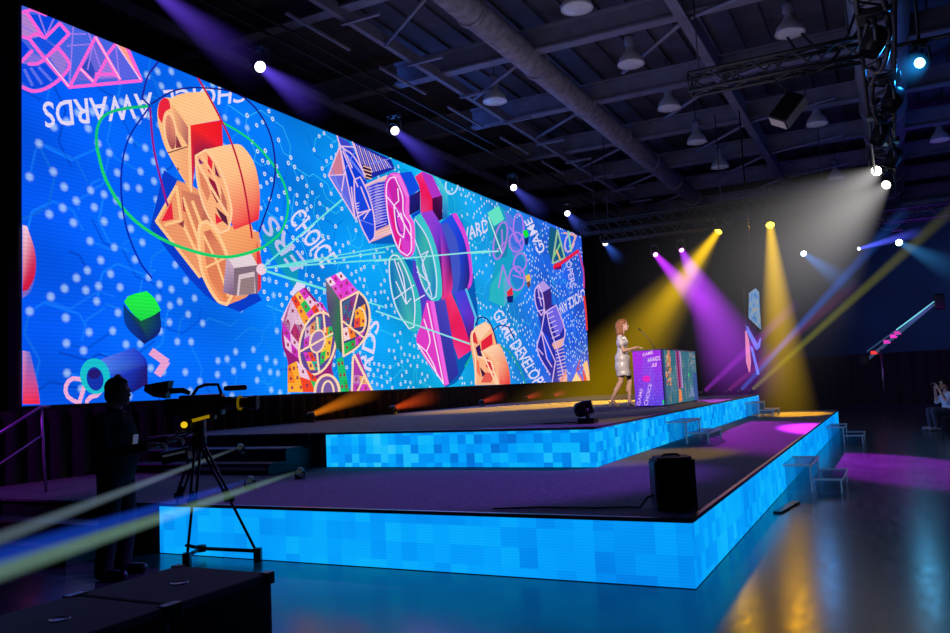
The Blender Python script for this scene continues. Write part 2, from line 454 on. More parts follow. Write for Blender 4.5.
# middle disc
pic.poly(c([(320, 366), (490, 338), (540, 378), (580, 450), (603, 560), (606, 660), (600, 735), (560, 755), (470, 790), (440, 700), (400, 520)]), [(255, 200, 144), (255, 200, 150), (255, 196, 140), (254, 190, 134), (250, 150, 104), (240, 86, 76), (236, 40, 66), (238, 40, 60), (240, 60, 70), (246, 150, 110), (254, 190, 134)])
pic.poly(c([(268, 400), (322, 368), (372, 430), (415, 520), (445, 620), (455, 700), (440, 790), (400, 806), (360, 760), (308, 660), (275, 520)]), (250, 176, 124))
for q, cc in (([(285, 412), (310, 440), (280, 446)], (130, 40, 110)), ([(330, 392), (356, 430), (352, 500), (332, 480)], RD), ([(365, 440), (398, 520), (372, 500)], (120, 30, 80)), ([(285, 480), (320, 520), (345, 600), (330, 640), (295, 560)], (224, 130, 96)), ([(335, 510), (372, 540), (400, 640), (380, 650), (350, 590)], (150, 30, 60)),
              ([(372, 670), (430, 720), (440, 770), (405, 740)], (90, 30, 60)), ([(370, 700), (375, 760), (410, 745)], RD), ([(400, 560), (430, 640), (436, 700), (405, 660)], (200, 110, 90))):
    pic.poly(c(q), cc)
pic.line(c([(275, 430), (345, 560), (440, 720)]), (255, 200, 150), 2.6); pic.line(c([(300, 400), (360, 500), (400, 600)]), (255, 196, 146), 2)
pic.line(c([(268, 400), (322, 368), (372, 430), (415, 520), (445, 620), (457, 700), (440, 790), (400, 806), (360, 760), (308, 660), (275, 520), (268, 400)]), (255, 205, 158), 2)
# pale cube and lamp
pic.poly(c([(590, 850), (615, 960), (612, 1100), (590, 1130)]), (226, 50, 70))
c = crop(145, 190, 5.277)
pic.poly(c([(430, 345), (562, 338), (594, 396), (470, 412)]), (228, 208, 216)); pic.poly(c([(430, 345), (470, 412), (466, 556), (412, 540)]), [(206, 176, 200), (190, 160, 186), (120, 90, 130), (150, 120, 160)])
pic.poly(c([(470, 412), (594, 396), (596, 545), (466, 556)]), (128, 106, 122)); pic.poly(c([(495, 447), (578, 430), (584, 545), (484, 560)]), (216, 194, 200)); pic.poly(c([(505, 470), (578, 456), (578, 548), (496, 556)]), (150, 124, 128))
pic.poly(c(ell(615, 418, 28, 30)), (240, 206, 222))
# rays of pale teal light from the lamp
RY = (110, 226, 222)
for a, b, w in (((264, 266), (398, 152), 1.8), ((264, 268), (385, 252), 1.6), ((264, 268), (398, 245), 1.2), ((264, 268), (490, 252), 1.6), ((266, 271), (330, 291), 2.4), ((330, 291), (384, 307), 1.6)): pic.line([a, b], RY, w)
# --- green and dark loops
pic.line([(97, 150), (97, 130), (104, 116), (122, 109), (150, 106)], (20, 190, 120), 3); pic.line([(222, 122), (248, 138), (268, 158), (284, 184), (288, 209), (280, 233), (262, 248)], (20, 205, 120), 2.2)
pic.line([(97, 148), (106, 180), (128, 214), (160, 238), (196, 252), (226, 257), (248, 253), (264, 247)], (28, 205, 110), 3.2)
pic.line([(150, 106), (142, 98), (148, 76), (158, 62)], (34, 30, 150), 1.8); pic.line([(151, 104), (176, 90), (206, 88), (238, 94), (260, 114), (273, 145), (274, 184), (259, 232)], (24, 24, 130), 1.6)
pic.line([(150, 106), (128, 140), (121, 180), (126, 226), (140, 262), (152, 278)], (10, 40, 170), 1.8)
pic.line([(150, 108), (154, 150), (166, 200), (168, 206)], (150, 20, 130), 2); pic.line([(197, 76), (215, 108), (232, 144), (244, 186), (252, 238)], (190, 16, 60), 1.8)
# --- green cube, blurred blue cylinder, red slivers
c = crop(15, 270, 4.52)
pic.poly(c([(490, 150), (510, 180), (570, 230), (655, 185), (655, 280), (585, 335), (500, 250)]), [(8, 60, 130), (20, 60, 80), (24, 90, 60), (16, 40, 90), (10, 40, 130), (20, 30, 100), (8, 60, 160)])
pic.poly(c([(492, 143), (520, 115), (595, 95), (632, 130), (660, 182), (625, 205), (570, 230), (530, 195)]), [(40, 230, 70), (16, 240, 60), (30, 244, 80), (12, 246, 50), (40, 230, 80), (20, 230, 60), (30, 210, 80), (26, 226, 70)])
pic.poly(c([(385, 405), (540, 350), (590, 400), (600, 440), (460, 500), (420, 460)]), [(90, 120, 236), (40, 70, 210), (30, 50, 190), (30, 30, 140), (20, 40, 190), (60, 120, 230)])
pic.poly(c([(460, 500), (598, 430), (600, 515), (530, 555), (480, 545)]), [(30, 60, 190), (30, 30, 120), (40, 20, 100), (20, 30, 130), (20, 50, 180)])
pic.poly(c(ell(362, 480, 68, 82, -10)), (24, 190, 206)); pic.poly(c(ell(362, 492, 38, 54, -10)), (20, 50, 170)); pic.poly(c(ell(358, 470, 28, 22, -10)), (34, 24, 110))
pic.poly(c([(30, 0), (80, 0), (88, 40), (70, 100), (45, 120), (30, 130)]), [(210, 40, 70), (160, 60, 160), (90, 90, 200), (60, 90, 220), (110, 110, 200), (140, 110, 190)])
pic.poly([(19, 224), (27, 226), (35, 252), (35, 275), (28, 290), (19, 292)], [(220, 190, 226), (240, 200, 220), (200, 60, 110), (210, 20, 60), (190, 30, 80), (220, 20, 40)])
pic.poly([(20, 350), (30, 352), (38, 385), (40, 404), (20, 404)], [(230, 150, 190), (90, 110, 210), (130, 90, 190), (240, 30, 70), (250, 50, 60)])
# --- blue wire emblem, top middle
c = crop(320, 130, 5.275); WL = (232, 190, 226)
pic.poly(c([(130, 300), (200, 480), (270, 600), (420, 600), (400, 500), (300, 500)]), (10, 90, 190))
pic.poly(c([(90, 30), (150, 60), (185, 120), (170, 160), (110, 85)]), (60, 70, 200))
pic.poly(c([(170, 60), (375, 155), (395, 205), (250, 265), (235, 240)]), (26, 40, 160))
for k in range(14): pic.line(c([(180 + k * 13, 70 + k * 7), (232 + k * 11, 235 - k * 3)]), (150, 140, 240) if k % 2 else (230, 190, 210), .9)
pic.poly(c([(45, 240), (105, 85), (180, 120), (240, 240), (262, 420), (185, 466)]), (18, 64, 206)); pic.poly(c([(45, 240), (105, 85), (128, 235)]), (206, 124, 150)); pic.poly(c([(45, 240), (128, 235), (170, 400), (185, 466), (120, 360)]), (100, 104, 224))
pic.poly(c([(120, 110), (175, 130), (232, 250), (190, 250), (175, 290), (190, 420), (160, 360)]), (10, 60, 214))
pic.poly(c([(235, 292), (352, 240), (352, 262), (246, 304)]), (236, 186, 176)); pic.poly(c([(246, 300), (352, 262), (362, 500), (290, 530)]), (44, 56, 200))
for k in range(15):
    y = 300 + k * 15
    pic.line(c([(250 + k * 2, y), (300, y - 24), (354, y - 30)]), (160, 150, 240), .9); pic.line(c([(252 + k * 2, y + 8), (350, y - 16)]), (214, 190, 240), .7)
pic.poly(c([(225, 180), (265, 200), (275, 260), (235, 260)]), (40, 20, 60))
for k in range(4): pic.line(c([(228, 190 + k * 18), (272, 204 + k * 18)]), (250, 190, 170), 1)
pic.poly(c([(290, 532), (372, 494), (385, 545), (272, 592)]), (222, 160, 170))
for k in range(3): pic.line(c([(286, 545 + k * 14), (382, 508 + k * 14)]), (250, 214, 190), .9)
pic.poly(c([(180, 260), (210, 250), (250, 330), (280, 440), (285, 560), (262, 592), (215, 500), (185, 380)]), (24, 70, 220))
for k in range(4): pic.line(c([(186 + k * 3, 390 + k * 14), (206, 384 + k * 16)]), (230, 200, 240), .9)
for L_ in ([(45, 240), (105, 85), (180, 90)], [(45, 240), (185, 466), (262, 420)], [(105, 85), (185, 466)], [(45, 240), (130, 235), (105, 85)], [(90, 30), (110, 85), (170, 130), (240, 240)], [(128, 235), (110, 350)], [(120, 110), (200, 300)],
           [(180, 262), (212, 248), (252, 330), (282, 440), (288, 560), (262, 594), (215, 500), (185, 380), (180, 262)], [(195, 440), (270, 420)], [(215, 300), (262, 420), (230, 470)], [(235, 292), (352, 240)], [(285, 575), (382, 530)], [(170, 60), (235, 240)], [(165, 300), (185, 466)], [(120, 90), (170, 200)]):
    pic.line(c(L_), WL, 1.3)
for a, b in (((60, 200), (120, 350)), ((150, 150), (240, 260)), ((110, 90), (230, 240)), ((180, 120), (120, 230)), ((200, 470), (280, 500)), ((60, 240), (160, 400)), ((280, 160), (380, 200)), ((260, 180), (370, 150))): pic.line(c([a, b]), (120, 140, 245), .8)
# --- the magenta, teal and blue centre emblem
c = crop(375, 160, 5.273)
pic.poly(c([(150, 520), (240, 900), (370, 1200), (440, 1160), (540, 900), (520, 600)]), (8, 90, 180))
pic.poly(c([(335, 340), (410, 280), (460, 330), (500, 480), (512, 640), (488, 690), (430, 710), (350, 720)]), [(20, 90, 230), (30, 80, 230), (20, 60, 220), (50, 40, 160), (40, 16, 80), (70, 20, 120), (40, 70, 190), (60, 60, 170)])
pic.poly(c([(335, 340), (380, 330), (430, 420), (450, 600), (430, 710), (350, 720)]), (64, 84, 196))
pic.poly(c([(405, 285), (428, 278), (485, 400), (514, 580), (508, 660), (485, 686), (500, 600), (470, 420)]), (216, 70, 214))
pic.poly(c([(210, 88), (250, 60), (272, 120), (302, 200), (306, 300), (240, 275), (236, 150)]), [(238, 40, 110), (240, 60, 160), (240, 30, 100), (236, 24, 80), (236, 20, 70), (220, 60, 140), (236, 20, 90)])
pic.poly(c([(245, 58), (302, 82), (352, 188), (302, 202), (262, 110)]), (176, 50, 196)); pic.poly(c([(302, 202), (356, 186), (356, 312), (306, 335)]), [(70, 10, 70), (90, 20, 90), (30, 10, 60), (60, 10, 60)])
pic.poly(c([(304, 85), (330, 92), (382, 182), (382, 305), (356, 312), (354, 188)]), [(50, 170, 220), (90, 220, 220), (60, 200, 220), (30, 110, 190), (30, 90, 180), (70, 190, 220)])
pic.poly(c([(120, 70), (192, 60), (238, 152), (180, 195), (132, 95)]), (16, 76, 224)); pic.poly(c([(180, 192), (238, 160), (238, 262), (182, 292)]), [(30, 30, 130), (50, 20, 110), (20, 20, 90), (40, 20, 100)])
pic.poly(c([(190, 290), (240, 262), (240, 300), (210, 320)]), (10, 70, 210))
pic.poly(c([(240, 280), (302, 264), (342, 330), (385, 450), (402, 560), (405, 690), (352, 740), (350, 600), (325, 480), (285, 370)]), [(150, 60, 214), (160, 60, 200), (120, 60, 214), (84, 50, 190), (60, 20, 110), (226, 50, 140), (236, 60, 140), (50, 10, 70), (110, 50, 190), (150, 60, 210)])
pic.poly(c([(200, 520), (230, 560), (300, 745), (240, 900), (200, 700)]), (80, 60, 196))
# magenta front face
pic.poly(c([(50, 190), (55, 110), (78, 74), (108, 66), (135, 80), (180, 190), (182, 290), (205, 330), (210, 440), (195, 500), (170, 520), (130, 490), (85, 380)]), (216, 60, 200))
pic.poly(c([(78, 74), (130, 72), (180, 190), (164, 196), (120, 100)]), (240, 120, 226)); pic.poly(c([(164, 196), (180, 190), (182, 290), (206, 330), (210, 470), (196, 505), (190, 400), (160, 300)]), (244, 96, 214))
pic.poly(c([(62, 120), (95, 100), (130, 150), (150, 290), (120, 250), (100, 240)]), (200, 36, 170)); pic.poly(c([(65, 230), (95, 260), (150, 490), (110, 430)]), (226, 30, 140))
pic.poly(c([(155, 300), (190, 350), (195, 440), (160, 420)]), (206, 40, 190))
for L_ in ([(62, 130), (80, 96), (105, 90), (145, 190), (150, 280), (185, 340), (190, 400), (190, 480), (170, 505), (125, 470), (75, 330), (60, 200), (62, 130)], [(55, 185), (100, 240), (150, 330), (195, 410)], [(100, 240), (125, 215), (120, 150)], [(120, 300), (135, 280), (155, 350), (150, 410), (120, 380), (105, 300), (100, 240)], [(135, 415), (125, 470)]): pic.line(c(L_), (250, 226, 250), 1.1)
pic.line(c([(110, 260), (118, 340), (135, 382), (150, 380)]), (60, 30, 170), 1)
# teal front lens
pic.poly(c([(208, 300), (240, 280), (290, 370), (328, 480), (348, 600), (352, 715), (330, 748), (300, 745), (255, 680), (218, 560), (212, 420)]), (60, 196, 204))
pic.poly(c([(212, 310), (225, 320), (280, 430), (310, 560), (320, 680), (310, 730), (270, 690), (228, 580), (216, 440)]), [(20, 130, 190), (30, 150, 190), (70, 190, 160), (40, 160, 190), (30, 120, 190), (40, 130, 190), (60, 180, 200), (80, 196, 150), (20, 140, 190)])
for L_ in ([(210, 310), (270, 400), (305, 500), (325, 620), (322, 720), (300, 735), (255, 670), (220, 560)], [(245, 500), (280, 480), (250, 560), (290, 660), (270, 690)], [(222, 590), (290, 650)], [(210, 420), (250, 530), (300, 720)]): pic.line(c(L_), (214, 220, 250), 1.1)
# lower left teal lens
pic.poly(c([(72, 560), (76, 510), (110, 484), (150, 520), (200, 620), (238, 740), (242, 870), (212, 908), (180, 895), (130, 820), (90, 710)]), (50, 186, 190))
pic.poly(c([(80, 560), (90, 510), (120, 510), (160, 590), (196, 700), (206, 800), (200, 880), (170, 860), (120, 780), (92, 680)]), [(20, 110, 190), (30, 130, 190), (90, 180, 170), (60, 160, 170), (50, 150, 180), (40, 140, 180), (60, 190, 180), (80, 170, 160), (30, 120, 180), (20, 110, 180)])
for L_ in ([(75, 530), (95, 500), (125, 510), (185, 640), (210, 760), (205, 880), (180, 890), (120, 800), (85, 680), (75, 530)], [(98, 737), (205, 660)], [(120, 540), (150, 620), (165, 760), (190, 730)], [(100, 520), (160, 700)], [(165, 760), (110, 640)], [(205, 745), (262, 712)]): pic.line(c(L_), (226, 226, 250), 1.1)
# lower triangle
pic.poly(c([(360, 740), (400, 696), (452, 820), (512, 1000), (440, 1050), (400, 930)]), [(220, 30, 80), (250, 60, 130), (236, 30, 90), (236, 30, 110), (248, 60, 150), (230, 30, 90)])
pic.poly(c([(418, 700), (482, 680), (530, 830), (520, 960), (505, 982), (456, 820)]), [(70, 70, 220), (60, 60, 214), (110, 40, 190), (60, 10, 60), (60, 10, 50), (90, 60, 220)]); pic.line(c([(480, 680), (532, 830), (520, 960)]), (80, 190, 230), 2.2)
pic.poly(c([(305, 745), (372, 738), (442, 1130), (388, 1182)]), [(70, 60, 180), (80, 70, 190), (44, 50, 160), (40, 50, 150)])
pic.poly(c([(272, 740), (310, 745), (390, 1180), (368, 1192), (220, 968), (240, 870)]), (222, 60, 196)); pic.poly(c([(290, 745), (312, 745), (390, 1180), (372, 1190)]), (240, 100, 226))
for L_ in ([(275, 755), (362, 1180), (222, 968)], [(258, 840), (290, 950), (272, 1010), (225, 970)], [(272, 1010), (310, 1080), (330, 1140)]): pic.line(c(L_), (250, 226, 250), 1.1)
pic.line([(376, 311), (470, 344)], (140, 226, 226), 1.6); pic.line([(375, 261), (487, 251)], (150, 232, 226), 1.4)
pic.line(c(ell(405, 130, 32, 50, 10, a0=-20, a1=190)), (190, 220, 250), 1.6)
# --- candy tiled emblem
c = crop(270, 255, 4.52)
pal = [(240, 70, 40), (250, 160, 50), (36, 190, 90), (238, 196, 222), (220, 60, 200), (250, 190, 90), (244, 214, 220), (30, 170, 160)]
def tiles(A, B, C_, D, nu, nv, seed, palette=None):
    r = random.Random(seed); palette = palette or pal
    f = lambda u, v: tuple((A[i] * (1 - u) + B[i] * u) * (1 - v) + (D[i] * (1 - u) + C_[i] * u) * v for i in (0, 1))
    for i in range(nu):
        for j in range(nv):
            q = [f(i / nu, j / nv), f((i + 1) / nu, j / nv), f((i + 1) / nu, (j + 1) / nv), f(i / nu, (j + 1) / nv)]
            pic.poly(c(q), r.choice(palette), new=False)
            m = f((i + .5) / nu, (j + .5) / nv)
            pic.layer += 1; pic.poly(c([(m[0] - 4, m[1] - 9), (m[0] + 5, m[1] - 5), (m[0] + 4, m[1] + 9), (m[0] - 5, m[1] + 5)]), (150, 50, 80), new=False); pic.layer -= 1
    pic.layer += 2
pic.poly(c([(60, 300), (110, 180), (160, 145), (240, 240), (300, 300), (300, 420), (280, 520), (340, 600), (480, 620), (90, 620), (80, 480), (55, 400)]), (150, 30, 120))
hot = [(240, 60, 40), (250, 170, 50), (246, 130, 40), (244, 210, 210)]
tiles((50, 290), (95, 195), (170, 330), (130, 420), 2, 2, 1, [(236, 196, 226), (240, 214, 226), (240, 80, 60)]); tiles((95, 195), (150, 148), (235, 255), (165, 335), 3, 3, 2)
tiles((52, 300), (130, 400), (128, 470), (70, 420), 2, 2, 3, [(200, 50, 190), (150, 40, 160), (236, 190, 220)]); tiles((200, 210), (235, 215), (290, 310), (250, 300), 2, 3, 14, [(230, 180, 220), (226, 60, 210)])
pic.poly(c(ell(215, 400, 78, 140, 12)), (96, 70, 150)); tiles((160, 330), (230, 275), (225, 380), (150, 430), 3, 2, 4); tiles((150, 440), (190, 440), (230, 520), (180, 520), 2, 2, 5); tiles((240, 330), (290, 320), (270, 460), (225, 500), 2, 3, 6, [(250, 190, 60), (36, 190, 90), (246, 130, 40)])
pic.poly(c(ell(215, 390, 32, 50, 12)), (150, 110, 180)); CR = (252, 214, 176)
pic.line(c(ell(215, 400, 80, 143, 12, n=24)), CR, 2.2, closed=True); pic.line(c(ell(215, 390, 32, 52, 12)), CR, 1.8, closed=True)
for a, b in (((130, 440), (300, 345)), ((212, 280), (218, 345)), ((212, 440), (222, 530)), ((240, 250), (250, 350))): pic.line(c([a, b]), CR, 2)
pic.poly(c([(250, 100), (318, 205), (335, 455), (300, 420), (260, 240)]), [(120, 110, 130), (60, 110, 90), (50, 60, 80), (40, 120, 80), (90, 60, 120)])
tiles((250, 110), (320, 75), (400, 165), (318, 208), 3, 3, 7, [(226, 60, 210), (226, 90, 220), (240, 214, 236), (230, 70, 200)])
pic.poly(c([(320, 208), (400, 165), (430, 200), (448, 260), (440, 350), (400, 410), (332, 458)]), (70, 60, 120)); tiles((330, 215), (395, 175), (350, 320), (330, 330), 2, 2, 8, [(60, 170, 190), (150, 60, 150), (230, 170, 60)]); tiles((330, 330), (370, 320), (390, 370), (335, 390), 2, 1, 9, hot); tiles((335, 400), (390, 380), (385, 415), (335, 450), 2, 1, 10, [(36, 190, 90), (30, 170, 70)])
tiles((385, 250), (430, 220), (436, 320), (380, 330), 2, 2, 11, [(36, 170, 110), (250, 170, 50), (236, 80, 60)]); tiles((385, 380), (432, 340), (400, 400), (388, 415), 1, 1, 12, [(220, 60, 200)])
pic.line(c([(320, 208), (400, 165), (432, 200), (450, 262), (440, 350), (400, 412), (332, 458), (320, 208)]), CR, 2); pic.line(c([(360, 330), (398, 170)]), CR, 1.8); pic.line(c([(330, 300), (432, 380)]), CR, 1.8); pic.line(c(ell(405, 295, 28, 56, 0, a0=-100, a1=120)), CR, 1.8)
tiles((80, 500), (120, 480), (215, 620), (80, 620), 3, 3, 13, hot + [(36, 190, 90)]); tiles((120, 480), (200, 545), (260, 620), (150, 620), 2, 2, 15); tiles((300, 470), (330, 460), (360, 620), (320, 620), 2, 3, 16, [(36, 170, 80), (30, 190, 110), (60, 150, 140)])
pic.poly(c([(375, 460), (400, 440), (465, 620), (370, 620)]), (170, 60, 170)); tiles((375, 540), (430, 550), (460, 620), (375, 620), 2, 2, 17); pic.line(c([(380, 450), (465, 620)]), CR, 2.4); pic.line(c([(375, 460), (370, 620)]), CR, 2); pic.line(c([(430, 540), (395, 620)]), CR, 1.8)
pic.poly(c(ell(258, 620, 50, 70, 0)), (120, 90, 160)); pic.line(c(ell(258, 620, 55, 78, 0, a0=180, a1=360)), CR, 2.6); pic.line(c(ell(262, 620, 26, 50, 0, a0=180, a1=360)), CR, 2)
# --- teal glass emblem
c = crop(475, 190, 6.33)
pic.poly(c([(80, 150), (80, 250), (130, 440), (90, 620), (85, 700), (180, 740), (250, 690), (320, 600), (330, 470), (300, 380), (210, 150), (150, 100)]), [(24, 160, 200)] * 12)
pic.poly(c([(78, 145), (150, 98), (185, 185), (120, 230)]), (100, 226, 196)); pic.poly(c([(120, 235), (185, 190), (215, 300), (200, 420), (140, 440), (115, 330)]), (30, 130, 176)); pic.poly(c([(185, 130), (230, 160), (300, 380), (240, 420)]), (90, 120, 226))
pic.poly(c([(250, 180), (300, 170), (320, 260), (300, 380), (235, 350), (215, 260)]), (60, 110, 220)); pic.poly(c([(240, 440), (290, 400), (320, 480), (300, 600), (260, 625), (225, 540)]), (36, 130, 214))
pic.poly(c([(100, 600), (180, 480), (240, 640), (180, 740), (90, 700)]), (40, 180, 196)); pic.poly(c([(180, 560), (200, 540), (240, 640), (185, 735)]), (90, 170, 210))
LK = (176, 120, 232)
for L_ in (ell(160, 320, 38, 120, 12), ell(275, 240, 32, 90, 0), ell(262, 330, 45, 62, 0), ell(285, 460, 40, 60, 10), ell(265, 560, 48, 75, 0)): pic.line(c(L_), LK, 1.6, closed=True)
for L_ in ([(150, 620), (175, 475), (215, 600)], [(220, 235), (260, 290), (300, 380)], [(120, 400), (190, 330)], [(240, 470), (290, 540)], [(240, 540), (310, 560)], [(170, 250), (175, 400)]): pic.line(c(L_), LK, 1.4)
pic.line(c([(85, 170), (170, 400)]), (190, 236, 220), 1.2); pic.line(c([(0, 392), (150, 388)]), (150, 236, 226), 1.3)
pic.poly(c([(300, 262), (330, 250), (342, 290), (318, 305)]), (20, 220, 60)); pic.poly(c([(312, 308), (340, 296), (335, 345), (316, 350)]), (14, 40, 110))
pic.poly(c([(318, 545), (345, 530), (355, 570), (330, 585)]), (236, 180, 80)); pic.poly(c([(325, 590), (350, 575), (350, 610), (335, 620)]), (110, 60, 60))
c = crop(465, 280, 5.754)
pic.poly(c([(240, 70), (270, 40), (278, 85), (245, 95)]), (226, 40, 60)); pic.poly(c([(240, 95), (278, 88), (275, 130), (245, 130)]), (20, 30, 110))
# --- green triangle and red bar, top right
c = crop(475, 190, 6.33)
pic.poly(c([(475, 230), (520, 250), (580, 430), (490, 470), (460, 380)]), (20, 90, 130))
for L_, cc in (([(490, 465), (522, 250), (568, 430), (490, 465)], (150, 190, 160)), ([(500, 420), (545, 330)], (120, 200, 130)), ([(515, 380), (540, 440)], (230, 180, 120)), (ell(600, 330, 28, 62, 15), (200, 170, 220)), ([(560, 270), (640, 290), (600, 390)], (230, 170, 160)), ([(590, 260), (610, 390)], (120, 210, 180))): pic.line(c(L_), cc, 1.7)
pic.line(c([(505, 490), (655, 385)]), (226, 34, 76), 3.4); pic.poly(c(ell(520, 482, 28, 20, -30)), (232, 30, 60)); pic.poly(c([(500, 495), (550, 480), (545, 500), (510, 505)]), (120, 10, 90))
pic.line(c([(660, 400), (690, 520), (690, 620)]), (200, 60, 150), 1.6)
# --- purple wire tower, right
c = crop(465, 280, 5.754)
pic.poly(c([(400, 60), (420, 30), (450, 5), (490, 45), (500, 140), (530, 150), (570, 260), (575, 340), (560, 380), (590, 580), (510, 610), (490, 550), (420, 400), (440, 290), (410, 150)]), (40, 44, 160))
pic.poly(c([(405, 40), (450, 2), (492, 45), (440, 75)]), (176, 150, 226)); pic.poly(c([(450, 80), (492, 50), (498, 140), (460, 210)]), (60, 36, 120)); pic.poly(c([(470, 180), (525, 145), (570, 250), (560, 290), (530, 330)]), (110, 100, 226)); pic.poly(c([(500, 370), (570, 330), (560, 380), (520, 410)]), (230, 170, 160)); pic.poly(c([(450, 300), (480, 330), (500, 470), (470, 450)]), (20, 70, 220))
pic.poly(c([(515, 400), (560, 385), (590, 560), (540, 600)]), (50, 70, 200)); pic.poly(c([(545, 560), (588, 540), (588, 590), (545, 600)]), (240, 170, 150))
for k in range(9): pic.line(c([(520 + k * 2, 410 + k * 20), (570 + k * 2, 395 + k * 20)]), (230, 190, 200), .8)
for k in range(7): pic.line(c([(475 + k * 5, 195 + k * 28), (505 + k * 8, 180 + k * 27)]), (220, 190, 236), .9)
for L_ in ([(402, 60), (425, 30), (445, 80), (455, 170), (440, 205), (410, 150), (402, 60)], [(418, 180), (460, 170), (440, 290), (415, 400), (490, 545)], [(440, 290), (520, 470), (500, 600)], [(470, 180), (490, 280), (530, 400), (570, 560)], [(455, 200), (470, 180), (525, 145), (575, 290), (560, 380)], [(420, 395), (450, 430)], [(440, 300), (470, 450), (500, 500)], [(420, 60), (440, 150)], [(420, 100), (450, 110)]): pic.line(c(L_), (214, 180, 236), 1.1)
# --- cream and red emblem, bottom
pic.poly(c([(35, 300), (60, 280), (120, 240), (155, 270), (180, 365), (205, 370), (250, 500), (262, 600), (60, 605), (50, 480), (30, 360)]), (248, 178, 132))
pic.poly(c([(60, 270), (120, 238), (150, 275), (85, 350), (60, 310)]), (252, 206, 170)); pic.poly(c([(35, 310), (58, 300), (75, 370), (40, 355)]), (214, 50, 60)); pic.poly(c([(92, 355), (155, 305), (160, 370), (95, 410)]), (226, 34, 60)); pic.poly(c([(60, 390), (85, 370), (100, 440), (75, 440)]), (60, 20, 90))
pic.poly(c([(100, 405), (190, 365), (250, 500), (262, 600), (200, 600), (180, 480)]), [(252, 210, 170), (252, 206, 170), (240, 120, 90), (232, 60, 60), (240, 90, 80), (250, 190, 150)]); pic.poly(c([(125, 440), (170, 510), (175, 530), (120, 500)]), (214, 40, 60)); pic.poly(c([(85, 500), (120, 540), (100, 560)]), (70, 20, 60)); pic.poly(c([(50, 440), (80, 470), (90, 560), (60, 520)]), (240, 120, 90)); pic.poly(c([(120, 530), (170, 540), (150, 590), (90, 590)]), (226, 90, 80))
for L_ in ([(60, 275), (40, 320), (60, 460), (60, 600)], [(95, 410), (180, 600)], [(75, 440), (150, 470), (190, 600)]): pic.line(c(L_), (255, 216, 180), 1.5)
pic.line(c([(60, 260), (80, 215), (120, 220), (155, 270), (185, 370)]), (24, 30, 110), 1.2); pic.line(c([(160, 290), (200, 262), (250, 270), (280, 330)]), (30, 40, 130), 1.2); pic.line(c([(205, 380), (260, 420), (310, 500), (350, 600)]), (20, 160, 130), 1.2); pic.line(c([(40, 430), (0, 500)]), (20, 180, 150), 1.6)
# corner pieces, bottom right
c = crop(560, 360, 9.05)
pic.poly(c([(105, 200), (150, 105), (165, 140), (205, 200)]), (252, 206, 150)); pic.poly(c([(165, 110), (195, 195), (210, 200), (180, 130)]), (234, 60, 50)); pic.poly(c([(205, 40), (245, 0), (262, 100), (272, 200), (250, 195)]), (250, 190, 130)); pic.poly(c([(200, 60), (250, 195), (215, 195)]), (232, 40, 40)); pic.poly(c([(0, 180), (50, 90), (60, 110), (20, 200), (0, 200)]), (220, 140, 150)); pic.line(c([(180, 0), (150, 100), (190, 60)]), (190, 40, 90), 1.2)
pic.line([(584, 296), (586, 312), (587, 330)], (226, 60, 60), 2)

m, nt, out = nodes_of('glowing_pixels')
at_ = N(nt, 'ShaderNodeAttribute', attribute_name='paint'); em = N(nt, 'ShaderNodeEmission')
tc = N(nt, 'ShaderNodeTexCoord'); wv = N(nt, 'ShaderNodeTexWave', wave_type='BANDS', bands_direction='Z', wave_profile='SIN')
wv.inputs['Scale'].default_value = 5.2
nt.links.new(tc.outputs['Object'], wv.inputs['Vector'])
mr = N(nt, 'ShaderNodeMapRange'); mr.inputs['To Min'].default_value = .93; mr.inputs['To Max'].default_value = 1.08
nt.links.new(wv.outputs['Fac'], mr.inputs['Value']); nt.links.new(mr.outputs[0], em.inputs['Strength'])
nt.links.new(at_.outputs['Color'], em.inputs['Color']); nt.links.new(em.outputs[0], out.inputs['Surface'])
GLOWPIX = m
GLOWPIX.cycles.emission_sampling = 'NONE'
pic.build('screen_picture', GLOWPIX, led, led.location)

# ================================================================== ROOM
def struct(mb, name, mat, off=(0, 0, 0)):
    o = mb.build(name, mat, None, off=off); o['kind'] = 'structure'; return o
# floor: sealed dark concrete
m, nt, out = nodes_of('sealed_concrete')
b = N(nt, 'ShaderNodeBsdfPrincipled'); tc = N(nt, 'ShaderNodeTexCoord')
n1 = N(nt, 'ShaderNodeTexNoise'); n1.inputs['Scale'].default_value = 1.1; n1.inputs['Detail'].default_value = 8; n1.inputs['Roughness'].default_value = .65
n2 = N(nt, 'ShaderNodeTexNoise'); n2.inputs['Scale'].default_value = 14; n2.inputs['Detail'].default_value = 6
mp = N(nt, 'ShaderNodeMapping'); mp.inputs['Scale'].default_value = (1, .25, 1)
nt.links.new(tc.outputs['Object'], mp.inputs[0]); nt.links.new(mp.outputs[0], n2.inputs['Vector']); nt.links.new(tc.outputs['Object'], n1.inputs['Vector'])
vo = N(nt, 'ShaderNodeTexVoronoi', feature='DISTANCE_TO_EDGE'); vo.inputs['Scale'].default_value = .55
nt.links.new(n1.outputs['Color'], vo.inputs['Vector'])
r1 = N(nt, 'ShaderNodeValToRGB'); r1.color_ramp.elements[0].position = .3; r1.color_ramp.elements[1].position = .72
r1.color_ramp.elements[0].color = (.038, .04, .048, 1); r1.color_ramp.elements[1].color = (.095, .1, .115, 1)
nt.links.new(n1.outputs['Fac'], r1.inputs['Fac']); nt.links.new(r1.outputs[0], b.inputs['Base Color'])
r2 = N(nt, 'ShaderNodeMapRange'); r2.inputs['From Min'].default_value = .3; r2.inputs['From Max'].default_value = .7; r2.inputs['To Min'].default_value = .17; r2.inputs['To Max'].default_value = .23
nt.links.new(n2.outputs['Fac'], r2.inputs['Value']); nt.links.new(r2.outputs[0], b.inputs['Roughness'])
